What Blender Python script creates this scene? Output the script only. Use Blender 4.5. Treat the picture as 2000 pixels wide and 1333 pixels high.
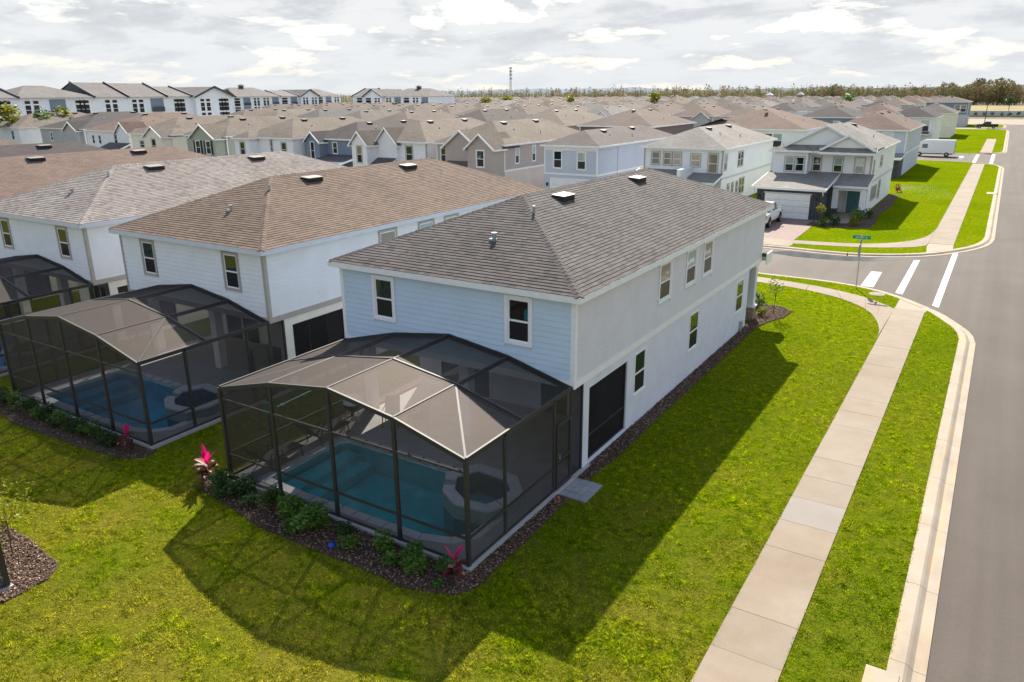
import bpy, math, random
import numpy as np
from mathutils import Matrix, Vector
ORD = 'first second third fourth fifth sixth seventh eighth ninth tenth eleventh twelfth thirteenth fourteenth fifteenth sixteenth seventeenth eighteenth nineteenth twentieth'.split()
random.seed(7); RNG = np.random.default_rng(7)
S = bpy.context.scene
for o in list(bpy.data.objects): bpy.data.objects.remove(o)
COL = S.collection
# ------------------------------------------------------------------ camera
CAM = Vector((9.407, -18.204, 11.131))
yaw, pitch, roll = -0.5640, 0.3170, -0.0077
fw = Vector((math.sin(yaw)*math.cos(pitch), math.cos(yaw)*math.cos(pitch), -math.sin(pitch)))
r0 = Vector((math.cos(yaw), -math.sin(yaw), 0)); u0 = r0.cross(fw)
rt = r0*math.cos(roll)+u0*math.sin(roll); up = -r0*math.sin(roll)+u0*math.cos(roll)
cd = bpy.data.cameras.new('camera'); cam = bpy.data.objects.new('camera', cd); COL.objects.link(cam)
cam.matrix_world = Matrix(((rt.x,up.x,-fw.x,CAM.x),(rt.y,up.y,-fw.y,CAM.y),(rt.z,up.z,-fw.z,CAM.z),(0,0,0,1)))
cd.sensor_width = 36; cd.lens = 36*1477.45/2000; cd.clip_start = .3; cd.clip_end = 20000
S.camera = cam
# ------------------------------------------------------------------ light
SUN_EL, SUN_AZ = math.radians(38.2), math.radians(-26.0)       # azimuth from +Y towards +X
W = bpy.data.worlds.new('World'); S.world = W; W.use_nodes = True
nt = W.node_tree; N = nt.nodes; L = nt.links; N.clear()
def nd(t, **k):
    n = N.new(t)
    for a, b in k.items(): setattr(n, a, b)
    return n
out = nd('ShaderNodeOutputWorld'); bg = nd('ShaderNodeBackground'); bg.inputs[1].default_value = .118
sky = nd('ShaderNodeTexSky', sky_type='NISHITA', sun_disc=False, sun_elevation=SUN_EL, sun_rotation=SUN_AZ, air_density=1.3, dust_density=1.0, ozone_density=1.0)
tc = nd('ShaderNodeTexCoord'); sx = nd('ShaderNodeSeparateXYZ'); L.new(tc.outputs['Generated'], sx.inputs[0])
def mth(op, a, b=None, c=None):
    n = nd('ShaderNodeMath', operation=op)
    for i, v in enumerate((a, b, c)):
        if v is None: continue
        if isinstance(v, (int, float)): n.inputs[i].default_value = v
        else: L.new(v, n.inputs[i])
    return n.outputs[0]
zz = mth('ADD', mth('MAXIMUM', sx.outputs[2], 0.0), .20)
cx = nd('ShaderNodeCombineXYZ'); L.new(mth('DIVIDE', sx.outputs[0], zz), cx.inputs[0]); L.new(mth('DIVIDE', sx.outputs[1], zz), cx.inputs[1])
n1 = nd('ShaderNodeTexNoise'); n1.inputs['Scale'].default_value = 2.0; n1.inputs['Detail'].default_value = 9; n1.inputs['Roughness'].default_value = .6; n1.inputs['Distortion'].default_value = .25
L.new(cx.outputs[0], n1.inputs['Vector'])
n2 = nd('ShaderNodeTexNoise'); n2.inputs['Scale'].default_value = 2.9; n2.inputs['Detail'].default_value = 12; n2.inputs['Roughness'].default_value = .58; n2.inputs['Distortion'].default_value = .15
mp = nd('ShaderNodeMapping'); mp.inputs['Location'].default_value = (3.1, 1.7, .4); L.new(cx.outputs[0], mp.inputs[0]); L.new(mp.outputs[0], n2.inputs['Vector'])
def ramp(fac, stops):
    n = nd('ShaderNodeValToRGB'); e = n.color_ramp.elements
    while len(e) < len(stops): e.new(.5)
    for q, (p, c) in zip(e, stops): q.position = p; q.color = (*c, 1)
    L.new(fac, n.inputs[0]); return n.outputs[0]
thin = mth('MULTIPLY', mth('MAXIMUM', mth('SUBTRACT', sx.outputs[2], .16), 0.0), .30)      # scattered cumulus: gaps open up towards the zenith
mask = ramp(mth('SUBTRACT', n1.outputs[0], thin), [(.33, (0,0,0)), (.46, (1,1,1))])
shade = ramp(n2.outputs[0], [(.35, (.58,.60,.64)), (.435, (.70,.72,.755)), (.49, (.88,.89,.905)), (.555, (1,1,1))])
sc = nd('ShaderNodeVectorMath', operation='SCALE'); L.new(shade, sc.inputs[0]); sc.inputs['Scale'].default_value = 4.05
mx = nd('ShaderNodeMixRGB'); L.new(mask, mx.inputs[0]); L.new(sky.outputs[0], mx.inputs[1]); L.new(sc.outputs[0], mx.inputs[2])
# pale horizon haze band, the same all round
hz = nd('ShaderNodeMixRGB'); L.new(ramp(sx.outputs[2], [(.0, (.9,.9,.9)), (.10, (.35,.35,.35)), (.25, (0,0,0))]), hz.inputs[0]); L.new(mx.outputs[0], hz.inputs[1]); hz.inputs[2].default_value = (3.55, 3.72, 3.85, 1)
L.new(hz.outputs[0], bg.inputs[0]); L.new(bg.outputs[0], out.inputs[0])
sd = bpy.data.lights.new('sun', 'SUN'); sd.energy = 5.0; sd.angle = math.radians(.55); sd.color = (1, .925, .79)
sun = bpy.data.objects.new('sun', sd); COL.objects.link(sun)
sdir = Vector((math.sin(SUN_AZ)*math.cos(SUN_EL), math.cos(SUN_AZ)*math.cos(SUN_EL), math.sin(SUN_EL)))
sun.rotation_euler = sdir.to_track_quat('Z', 'Y').to_euler()
S.view_settings.view_transform = 'Standard'; S.view_settings.look = 'None'; S.view_settings.gamma = 1; S.view_settings.use_curve_mapping = False
S.view_settings.exposure = .97
S.cycles.transparent_max_bounces = 32; S.cycles.max_bounces = 8
# ------------------------------------------------------------------ materials
def newmat(name):
    m = bpy.data.materials.new(name); m.use_nodes = True
    t = m.node_tree; return m, t, t.nodes['Principled BSDF']
def lk(t, a, b): t.links.new(a, b)
def mixc(t, fac, a, b, mode='MIX'):
    n = t.nodes.new('ShaderNodeMixRGB'); n.blend_type = mode
    for i, v in ((0, fac), (1, a), (2, b)):
        if isinstance(v, (int, float)): n.inputs[i].default_value = v
        elif isinstance(v, tuple): n.inputs[i].default_value = (*v[:3], 1)
        else: lk(t, v, n.inputs[i])
    return n.outputs[0]
def noise(t, scale, detail=4, rough=.55, vec=None, coord='Object'):
    n = t.nodes.new('ShaderNodeTexNoise'); n.inputs['Scale'].default_value = scale; n.inputs['Detail'].default_value = detail; n.inputs['Roughness'].default_value = rough
    if vec is None:
        c = t.nodes.new('ShaderNodeTexCoord'); vec = c.outputs[coord]
    lk(t, vec, n.inputs['Vector']); return n.outputs[0]
def rmp(t, fac, lo, hi, a=(0,0,0), b=(1,1,1)):
    n = t.nodes.new('ShaderNodeValToRGB'); e = n.color_ramp.elements
    e[0].position = lo; e[1].position = hi; e[0].color = (*a, 1); e[1].color = (*b, 1)
    lk(t, fac, n.inputs[0]); return n.outputs[0]
def pos(t):
    return t.nodes.new('ShaderNodeNewGeometry').outputs['Position']
def bump(t, b, h, strength=.3, dist=.02):
    n = t.nodes.new('ShaderNodeBump'); n.inputs['Strength'].default_value = strength; n.inputs['Distance'].default_value = dist
    lk(t, h, n.inputs['Height']); lk(t, n.outputs[0], b.inputs['Normal'])
def plain(name, c, rough=.6, var=.08, scale=3., metal=0., spec=.4, bumps=0.):
    m, t, b = newmat(name)
    f = noise(t, scale, 5, vec=pos(t))
    d = tuple(max(0, x*(1-var*2)) for x in c); h = tuple(min(1, x*(1+var)) for x in c)
    lk(t, rmp(t, f, .3, .7, d, h), b.inputs['Base Color'])
    b.inputs['Roughness'].default_value = rough; b.inputs['Metallic'].default_value = metal; b.inputs['Specular IOR Level'].default_value = spec
    if bumps: bump(t, b, noise(t, 60, 3, vec=pos(t)), bumps, .01)
    return m
def shingle_mat(name, c, dark=.55, tint=(1,1,1)):
    m, t, b = newmat(name)
    g = t.nodes.new('ShaderNodeNewGeometry'); oi = t.nodes.new('ShaderNodeObjectInfo')
    a = t.nodes.new('ShaderNodeMath'); a.operation = 'ADD'; lk(t, g.outputs['Random Per Island'], a.inputs[0]); lk(t, oi.outputs['Random'], a.inputs[1])
    fr = t.nodes.new('ShaderNodeMath'); fr.operation = 'FRACT'; lk(t, a.outputs[0], fr.inputs[0])
    lo = tuple(x*dark for x in c); hi = tuple(x*1.13*k for x, k in zip(c, tint))
    n = t.nodes.new('ShaderNodeValToRGB'); e = n.color_ramp.elements; e[0].position = 0; e[0].color = (*lo, 1); e[1].position = 1; e[1].color = (*hi, 1)
    q = e.new(.30); q.color = (*tuple(x*.90 for x in c), 1); q = e.new(.65); q.color = (*c, 1)
    lk(t, fr.outputs[0], n.inputs[0])
    gr = noise(t, 55, 3, vec=pos(t))
    c1 = mixc(t, .35, n.outputs[0], rmp(t, gr, .3, .7, (.6,.6,.6), (1.25,1.25,1.25)), 'MULTIPLY')
    st = rmp(t, noise(t, .5, 4, vec=pos(t)), .3, .7, (.86,.85,.84), (1.1,1.1,1.1))
    lk(t, mixc(t, 1, c1, st, 'MULTIPLY'), b.inputs['Base Color']); b.inputs['Roughness'].default_value = .92; b.inputs['Specular IOR Level'].default_value = .25
    return m
def shingle_tex(name, c):
    """far roofs: courses drawn by a brick pattern over the slope's own metres (UV)"""
    m, t, b = newmat(name)
    uv = t.nodes.new('ShaderNodeTexCoord').outputs['UV']
    br = t.nodes.new('ShaderNodeTexBrick'); br.offset = .37; lk(t, uv, br.inputs['Vector'])
    br.inputs['Scale'].default_value = 1; br.inputs['Brick Width'].default_value = .42; br.inputs['Row Height'].default_value = .17; br.inputs['Mortar Size'].default_value = .012; br.inputs['Bias'].default_value = .1
    br.inputs['Color1'].default_value = (*tuple(x*.82 for x in c), 1); br.inputs['Color2'].default_value = (*tuple(x*1.15 for x in c), 1); br.inputs['Mortar'].default_value = (*tuple(x*.5 for x in c), 1)
    st = rmp(t, noise(t, .35, 5, vec=pos(t)), .3, .7, (.84,.83,.82), (1.12,1.1,1.1))
    lk(t, mixc(t, 1, br.outputs[0], st, 'MULTIPLY'), b.inputs['Base Color']); b.inputs['Roughness'].default_value = .92; b.inputs['Specular IOR Level'].default_value = .25
    return m
M = {}
M['white'] = plain('white_trim', (.82,.83,.85), .5, .03)
M['greyblue'] = plain('grey_blue_siding', (.52,.65,.79), .6, .03, 1.2)  # rear boards: blue of the sky light put into the paint colour
M['greyblue2'] = plain('pale_grey_siding', (.635,.63,.68), .6, .03, 1.2)  # side boards: same paint, paled by bounced light put into the colour
M['stucco_pale'] = plain('pale_grey_stucco', (.68,.70,.79), .8, .04, 1.5, bumps=.25)
M['siding_white'] = plain('white_siding', (.77,.80,.84), .6, .03, 1.2)
M['stucco_cream'] = plain('cream_stucco', (.82,.80,.74), .8, .04, 1.5, bumps=.25)
M['greige'] = plain('greige_trim', (.42,.39,.35), .6, .04)
M['fascia_grey'] = plain('pale_fascia', (.64,.69,.75), .5, .03)
M['sh_main'] = shingle_mat('charcoal_brown_shingles', (.114,.099,.097), .62)
M['sh_brown'] = shingle_mat('tan_brown_shingles', (.175,.124,.096), .74, (1.0,1,1))
M['sh_grey'] = shingle_mat('light_grey_shingles', (.27,.238,.222), .68)
M['dark_under'] = plain('roof_felt', (.05,.045,.042), .95, .05)
M['vent'] = plain('dark_metal_vent', (.30,.27,.25), .35, .05, metal=.2)
M['vent_dark'] = plain('vent_black', (.012,.012,.012), .6, .02)
M['pipe'] = plain('vent_pipe_lead', (.33,.37,.43), .4, .1, metal=.4)
M['frame'] = plain('bronze_aluminium', (.028,.026,.025), .6, .05, spec=.6)
M['frame_lit'] = M['frame']
M['concrete'] = plain('concrete', (.50,.435,.375), .85, .07, 1.0)
M['concrete_new'] = plain('new_concrete', (.268,.235,.207), .85, .04, 1.0)
M['deck'] = plain('pool_deck_concrete', (.40,.39,.39), .8, .06, 2.)
M['coping'] = plain('pool_coping', (.62,.63,.67), .7, .05, 4.)
M['tile_teal'] = plain('spa_tile', (.22,.34,.36), .3, .1, 9.)
M['black'] = plain('black_plastic', (.018,.018,.02), .45, .1)
M['black_fabric'] = plain('dark_sling_fabric', (.03,.032,.04), .8, .1)
M['steel'] = plain('steel', (.55,.56,.58), .3, .05, metal=.8)
M['white_gloss'] = plain('white_gloss_paint', (.80,.81,.82), .18, .01, spec=.6)
M['teal_paint'] = plain('teal_enamel', (.03,.42,.45), .4, .05)
M['green_paint'] = plain('green_plastic', (.03,.22,.12), .4, .05)
M['blue_paint'] = plain('blue_plastic', (.02,.06,.4), .4, .05)
M['sign_green'] = plain('sign_green', (.004,.30,.19), .4, .02)
M['sign_white'] = plain('sign_white', (.85,.85,.85), .4, .01)
M['sign_back'] = plain('sign_back_aluminium', (.45,.46,.46), .45, .05, metal=.5)
M['sign_red'] = plain('sign_red', (.5,.015,.02), .4, .02)
M['stone'] = plain('stacked_stone', (.30,.24,.19), .9, .3, 9.)
M['dark_stone'] = plain('charcoal_stone', (.075,.08,.09), .9, .3, 7.)
M['road_paint'] = plain('road_paint', (.62,.61,.60), .7, .05, 3.)
def worn():
    m = M['road_paint']; t = m.node_tree; b = t.nodes['Principled BSDF']; src = b.inputs['Base Color'].links[0].from_socket; p = t.nodes.new('ShaderNodeNewGeometry').outputs['Position']
    f = t.nodes.new('ShaderNodeMath'); f.operation = 'MULTIPLY'; lk(t, rmp(t, noise(t, 9, 5, .75, vec=p), .50, .66), f.inputs[0]); lk(t, rmp(t, noise(t, .8, 3, vec=p), .35, .65, (.15,.15,.15), (.9,.9,.9)), f.inputs[1])
    lk(t, mixc(t, f.outputs[0], src, (.14,.125,.115)), b.inputs['Base Color'])
worn()
M['rubber'] = plain('rubber', (.015,.015,.016), .8, .05)
M['black_gloss'] = plain('black_car_paint', (.012,.013,.016), .12, .05, spec=.7)
M['teal_cloth'] = plain('turquoise_cover', (.01,.38,.48), .7, .1)
M['interior'] = plain('dim_room', (.10,.095,.09), .9, .05)
M['rear_door'] = plain('teal_door', (.06,.17,.20), .5, .04)
M['red_lamp'] = plain('red_plastic', (.4,.01,.01), .3, .02)

def glass(name, c=(.02,.03,.03), ior=1.9, rough=.03):
    m, t, b = newmat(name); b.inputs['Base Color'].default_value = (*c, 1); b.inputs['Roughness'].default_value = rough; b.inputs['IOR'].default_value = ior
    bump(t, b, noise(t, 1.3, 2, vec=pos(t)), .05, .05); return m
M['glass'] = glass('window_glass', (.010,.032,.030), 1.8)
M['insect_screen'] = glass('window_insect_screen', (.022,.022,.026), 1.35, .25)
M['blind'] = glass('window_with_tan_blind', (.25,.22,.17), 1.6, .06)
M['glass_pale'] = glass('window_with_pale_blind', (.30,.40,.38), 1.7, .05)  # evenly pale teal pane colour
M['car_glass'] = glass('car_glass', (.008,.009,.012), 1.7, .02)
def clear_glass():
    m, t, b = newmat('clear_pane'); o = t.nodes['Material Output']
    tr = t.nodes.new('ShaderNodeBsdfTransparent'); tr.inputs[0].default_value = (.86,.9,.9,1); gl = t.nodes.new('ShaderNodeBsdfGlossy'); gl.inputs['Roughness'].default_value = .02
    f = t.nodes.new('ShaderNodeFresnel'); f.inputs[0].default_value = 1.5; mx = t.nodes.new('ShaderNodeMixShader')
    lk(t, f.outputs[0], mx.inputs[0]); lk(t, tr.outputs[0], mx.inputs[1]); lk(t, gl.outputs[0], mx.inputs[2]); lk(t, mx.outputs[0], o.inputs[0]); return m
M['clear'] = clear_glass()
def screen_mat(name, opac, dif, sheen):
    m, t, b = newmat(name); o = t.nodes['Material Output']
    tr = t.nodes.new('ShaderNodeBsdfTransparent'); d = t.nodes.new('ShaderNodeBsdfDiffuse'); d.inputs[0].default_value = (*dif, 1)
    tl = t.nodes.new('ShaderNodeBsdfTranslucent'); tl.inputs[0].default_value = (*dif, 1); ad = t.nodes.new('ShaderNodeMixShader'); ad.inputs[0].default_value = .3
    lk(t, d.outputs[0], ad.inputs[1]); lk(t, tl.outputs[0], ad.inputs[2])
    gl = t.nodes.new('ShaderNodeBsdfGlossy'); gl.inputs['Roughness'].default_value = .68; gl.inputs[0].default_value = (*sheen, 1)
    a2 = t.nodes.new('ShaderNodeMixShader'); a2.inputs[0].default_value = .5; lk(t, ad.outputs[0], a2.inputs[1]); lk(t, gl.outputs[0], a2.inputs[2])
    # a woven screen closes up towards grazing view
    lw = t.nodes.new('ShaderNodeLayerWeight'); lw.inputs[0].default_value = .40
    r = t.nodes.new('ShaderNodeMapRange'); lk(t, lw.outputs['Facing'], r.inputs[0]); r.inputs[3].default_value = opac; r.inputs[4].default_value = min(.93, opac+.55)
    n = noise(t, 1.1, 3, vec=pos(t)); k = t.nodes.new('ShaderNodeMath'); k.operation = 'MULTIPLY_ADD'; lk(t, n, k.inputs[0]); k.inputs[1].default_value = .10; lk(t, r.outputs[0], k.inputs[2])
    mx = t.nodes.new('ShaderNodeMixShader'); lk(t, k.outputs[0], mx.inputs[0]); lk(t, tr.outputs[0], mx.inputs[1]); lk(t, a2.outputs[0], mx.inputs[2]); lk(t, mx.outputs[0], o.inputs[0]); return m
M['screen'] = screen_mat('fibreglass_screen', .36, (.020,.019,.019), (.165,.146,.139))
M['screen_dense'] = screen_mat('dense_fibreglass_screen', .55, (.03,.03,.033), (.05,.05,.055))
def water_mat(name, tint):
    m, t, b = newmat(name); o = t.nodes['Material Output']
    tr = t.nodes.new('ShaderNodeBsdfTransparent'); tr.inputs[0].default_value = (*tint, 1); gl = t.nodes.new('ShaderNodeBsdfGlossy'); gl.inputs['Roughness'].default_value = .03
    bp = t.nodes.new('ShaderNodeBump'); bp.inputs['Strength'].default_value = .35; bp.inputs['Distance'].default_value = .03; lk(t, noise(t, 5, 4, vec=pos(t)), bp.inputs['Height'])
    f = t.nodes.new('ShaderNodeFresnel'); f.inputs[0].default_value = 1.33; lk(t, bp.outputs[0], f.inputs[1]); lk(t, bp.outputs[0], gl.inputs['Normal'])
    mx = t.nodes.new('ShaderNodeMixShader'); lk(t, f.outputs[0], mx.inputs[0]); lk(t, tr.outputs[0], mx.inputs[1]); lk(t, gl.outputs[0], mx.inputs[2]); lk(t, mx.outputs[0], o.inputs[0]); return m
M['water_teal'] = water_mat('pool_water_teal', (.10,.90,.95)); M['water_blue'] = water_mat('pool_water_blue', (.09,.80,.97))
M['basin_teal'] = plain('teal_pool_plaster', (.60,.88,.86), .7, .12, 2.); M['basin_blue'] = plain('blue_pool_plaster', (.55,.85,.92), .7, .12, 2.)
# asphalt
def asphalt():
    m, t, b = newmat('weathered_asphalt'); P = pos(t)
    c = rmp(t, noise(t, .25, 5, vec=P), .3, .7, (.076,.060,.050), (.096,.078,.066))
    mp = t.nodes.new('ShaderNodeMapping'); mp.inputs['Scale'].default_value = (1.1,.035,1); lk(t, P, mp.inputs[0])
    c = mixc(t, .6, c, rmp(t, noise(t, 1.0, 4, vec=mp.outputs[0]), .35, .68, (.72,.72,.73), (1.2,1.18,1.16)), 'MULTIPLY')
    c = mixc(t, .55, c, rmp(t, noise(t, 34, 3, .7, vec=P), .3, .7, (.72,.72,.72), (1.28,1.28,1.28)), 'MULTIPLY')
    lk(t, c, b.inputs['Base Color']); b.inputs['Roughness'].default_value = .8; b.inputs['Specular IOR Level'].default_value = .35
    bump(t, b, noise(t, 45, 3, vec=P), .35, .01); return m
M['asphalt'] = asphalt()
def kerb_mat():
    m, t, b = newmat('stained_kerb_concrete'); P = pos(t)
    c = rmp(t, noise(t, .9, 6, vec=P), .3, .72, (.31,.25,.185), (.405,.34,.27))
    mp = t.nodes.new('ShaderNodeMapping'); mp.inputs['Scale'].default_value = (3.5,.3,1); lk(t, P, mp.inputs[0])
    c = mixc(t, rmp(t, noise(t, 1.2, 4, vec=mp.outputs[0]), .50, .75), c, (.50,.33,.17))
    lk(t, c, b.inputs['Base Color']); b.inputs['Roughness'].default_value = .85; bump(t, b, noise(t, 25, 3, vec=P), .2, .01); return m
M['kerb'] = kerb_mat()
def walk_mat(name, a, bb, stain):
    m, t, b = newmat(name); P = pos(t); oi = t.nodes.new('ShaderNodeObjectInfo')
    c = rmp(t, noise(t, 1.1, 6, .65, vec=P), .28, .72, a, bb)
    c = mixc(t, stain, c, rmp(t, noise(t, .22, 4, vec=P), .45, .7, (1.05,1.03,1.0), (.82,.72,.60)), 'MULTIPLY')
    c = mixc(t, 1, c, rmp(t, oi.outputs['Random'], 0, 1, (.95,.95,.95), (1.04,1.037,1.034)), 'MULTIPLY')
    c = mixc(t, .35, c, rmp(t, noise(t, 40, 3, vec=P), .3, .7, (.8,.8,.8), (1.2,1.2,1.2)), 'MULTIPLY')
    lk(t, c, b.inputs['Base Color']); b.inputs['Roughness'].default_value = .88; bump(t, b, noise(t, 60, 2, vec=P), .2, .005); return m
M['walk'] = walk_mat('sidewalk_concrete', (.246,.197,.150), (.296,.246,.196), .55)
M['walk_pink'] = walk_mat('ramp_concrete', (.35,.245,.19), (.42,.31,.25), .5)
def grass_mat(name, blade):
    m, t, b = newmat(name); P = pos(t)
    g1 = noise(t, .55, 5, .6, vec=P); g2 = noise(t, 3.2, 4, .65, vec=P); g3 = noise(t, .16, 3, vec=P)
    A, B = ((.16,.30,.002), (.53,.60,.004)) if blade else ((.085,.140,.002), (.220,.260,.003))
    c = rmp(t, g2, .32, .68, A, B)
    # dry straw patches, commoner towards the near back lawn
    sp = t.nodes.new('ShaderNodeSeparateXYZ'); lk(t, P, sp.inputs[0])
    k = t.nodes.new('ShaderNodeMapRange'); lk(t, sp.outputs[1], k.inputs[0]); k.inputs[1].default_value = 5.; k.inputs[2].default_value = -10.; k.inputs[3].default_value = -.03; k.inputs[4].default_value = .22
    a = t.nodes.new('ShaderNodeMath'); a.operation = 'ADD'; lk(t, g1, a.inputs[0]); lk(t, k.outputs[0], a.inputs[1])
    c = mixc(t, rmp(t, a.outputs[0], .52, .80, (0,0,0), (.62,.62,.62)), c, (.52,.42,.08) if blade else (.26,.19,.04))
    c = mixc(t, rmp(t, g3, .45, .65, (0,0,0), (.5,.5,.5)), c, (.13,.24,.002) if blade else (.075,.150,.002))
    if blade:
        rd = t.nodes.new('ShaderNodeNewGeometry').outputs['Random Per Island']
        c = mixc(t, 1, c, rmp(t, rd, 0, 1, (.6,.62,.6), (1.3,1.25,1.2)), 'MULTIPLY'); c = mixc(t, 1, c, rmp(t, noise(t, 5.5, 3, .6, vec=P), .34, .66, (.50,.56,.5), (1.42,1.38,1.25)), 'MULTIPLY'); c = mixc(t, 1, c, rmp(t, noise(t, 15, 2, .6, vec=P), .36, .64, (.55,.6,.5), (1.4,1.36,1.25)), 'MULTIPLY')
    else:
        c = mixc(t, .9, c, rmp(t, noise(t, 7, 6, .8, vec=P), .3, .7, (.45,.48,.4), (1.45,1.4,1.3)), 'MULTIPLY')
        bump(t, b, noise(t, 12, 4, .7, vec=P), .9, .06)
    if not blade:   # drives, patios and beds between far houses; greyed to cut green bounce on walls
        kf = t.nodes.new('ShaderNodeMapRange'); lk(t, sp.outputs[0], kf.inputs[0]); kf.inputs[1].default_value = -16.; kf.inputs[2].default_value = -26.; kf.inputs[3].default_value = 0.; kf.inputs[4].default_value = .75
        kg = t.nodes.new('ShaderNodeMapRange'); lk(t, sp.outputs[1], kg.inputs[0]); kg.inputs[1].default_value = 10.; kg.inputs[2].default_value = 24.
        km = t.nodes.new('ShaderNodeMath'); km.operation = 'MULTIPLY'; lk(t, kf.outputs[0], km.inputs[0]); lk(t, kg.outputs[0], km.inputs[1])
        c = mixc(t, km.outputs[0], c, (.25,.225,.205))
    if not blade:   # bare thatch shows between the tufts of the near yard
        kx = t.nodes.new('ShaderNodeMapRange'); lk(t, sp.outputs[1], kx.inputs[0]); kx.inputs[1].default_value = 34.; kx.inputs[2].default_value = 12.; kx.inputs[3].default_value = 0.; kx.inputs[4].default_value = .5
        c = mixc(t, kx.outputs[0], c, rmp(t, noise(t, 5, 4, .7, vec=P), .3, .7, (.045,.055,.004), (.135,.120,.020)))
    lk(t, c, b.inputs['Base Color']); b.inputs['Roughness'].default_value = .9; b.inputs['Specular IOR Level'].default_value = .0
    if blade:
        o = t.nodes['Material Output']; tl = t.nodes.new('ShaderNodeBsdfTranslucent'); lk(t, c, tl.inputs[0]); mx = t.nodes.new('ShaderNodeMixShader'); mx.inputs[0].default_value = .55
        lk(t, b.outputs[0], mx.inputs[1]); lk(t, tl.outputs[0], mx.inputs[2]); lk(t, mx.outputs[0], o.inputs[0])
    return m
M['lawn'] = grass_mat('lawn_turf', False); M['blade'] = grass_mat('grass_blades', True)
M['earth'] = plain('far_scrub_ground', (.13,.125,.075), .95, .25, .02)
M['field'] = plain('dry_yellow_field', (.27,.205,.075), .95, .2, .05)
def leaf_mat(name, a, bb, tr=.35, rough=.5):
    m, t, b = newmat(name); rd = t.nodes.new('ShaderNodeNewGeometry').outputs['Random Per Island']
    c = rmp(t, rd, 0, 1, a, bb); lk(t, c, b.inputs['Base Color']); b.inputs['Roughness'].default_value = rough; b.inputs['Specular IOR Level'].default_value = .3
    o = t.nodes['Material Output']; tl = t.nodes.new('ShaderNodeBsdfTranslucent'); lk(t, c, tl.inputs[0]); mx = t.nodes.new('ShaderNodeMixShader'); mx.inputs[0].default_value = tr
    lk(t, b.outputs[0], mx.inputs[1]); lk(t, tl.outputs[0], mx.inputs[2]); lk(t, mx.outputs[0], o.inputs[0]); return m
M['leaf_dark'] = leaf_mat('dark_green_leaves', (.022,.058,.016), (.075,.135,.035))
M['leaf_mid'] = leaf_mat('mid_green_leaves', (.05,.125,.02), (.15,.26,.04))
M['leaf_yellow'] = leaf_mat('yellow_green_leaves', (.12,.16,.012), (.30,.28,.02), .5)
M['leaf_pink'] = leaf_mat('hot_pink_leaves', (.50,.004,.10), (.72,.02,.22), .45)
M['leaf_maroon'] = leaf_mat('maroon_leaves', (.05,.008,.012), (.16,.03,.03), .3)
M['leaf_rose'] = leaf_mat('pale_rose_leaves', (.35,.16,.12), (.5,.3,.25), .35)
M['leaf_red'] = leaf_mat('red_leaves', (.12,.006,.01), (.35,.02,.02), .3)
M['bark'] = plain('bark', (.12,.085,.06), .95, .2, 8.)
M['mulch'] = plain('mulch_bed', (.10,.062,.042), 1., .35, 7., bumps=.8)
def chip_mat():
    m, t, b = newmat('bark_chips'); rd = t.nodes.new('ShaderNodeNewGeometry').outputs['Random Per Island']
    n = t.nodes.new('ShaderNodeValToRGB'); e = n.color_ramp.elements; e[0].color = (.05,.026,.018,1); e[1].color = (.50,.35,.27,1); q = e.new(.62); q.color = (.17,.095,.065,1)
    lk(t, rd, n.inputs[0]); lk(t, n.outputs[0], b.inputs['Base Color']); b.inputs['Roughness'].default_value = .9; return m
M['chip'] = chip_mat()
def paver_mat(name, c1, c2):
    m, t, b = newmat(name); br = t.nodes.new('ShaderNodeTexBrick'); lk(t, pos(t), br.inputs['Vector']); br.inputs['Scale'].default_value = 1
    br.inputs['Brick Width'].default_value = .3; br.inputs['Row Height'].default_value = .15; br.inputs['Mortar Size'].default_value = .008
    br.inputs['Color1'].default_value = (*c1, 1); br.inputs['Color2'].default_value = (*c2, 1); br.inputs['Mortar'].default_value = (.12,.09,.08,1)
    lk(t, br.outputs[0], b.inputs['Base Color']); b.inputs['Roughness'].default_value = .85; return m
M['pavers'] = paver_mat('rose_tan_pavers', (.21,.135,.118), (.28,.19,.165))
ROOFC = {'brown': (0.146,0.113,0.097), 'taupe': (0.134,0.116,0.108), 'tan': (0.170,0.141,0.115), 'grey': (0.186,0.178,0.174), 'dark': (0.070,0.060,0.063), 'red': (0.162,0.112,0.091), 'slate': (0.110,0.109,0.113), 'pale': (0.253,0.236,0.218)}
for k, c in ROOFC.items(): M['rt_'+k] = shingle_tex(k+'_shingle_roof', c)
WALLC = {'white': (.80,.82,.86), 'cream': (.80,.76,.66), 'lavender': (.52,.565,.68), 'taupe': (.44,.38,.35), 'sage': (.37,.40,.33), 'slateblue': (.20,.26,.34), 'grey': (.56,.57,.60), 'mauve': (.16,.12,.13), 'pink': (.66,.58,.52), 'gold': (.62,.46,.24), 'greygreen': (.44,.45,.45)}
for k, c in WALLC.items(): M['wl_'+k] = plain(k+'_painted_wall', c, .75, .03, .8)
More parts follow.
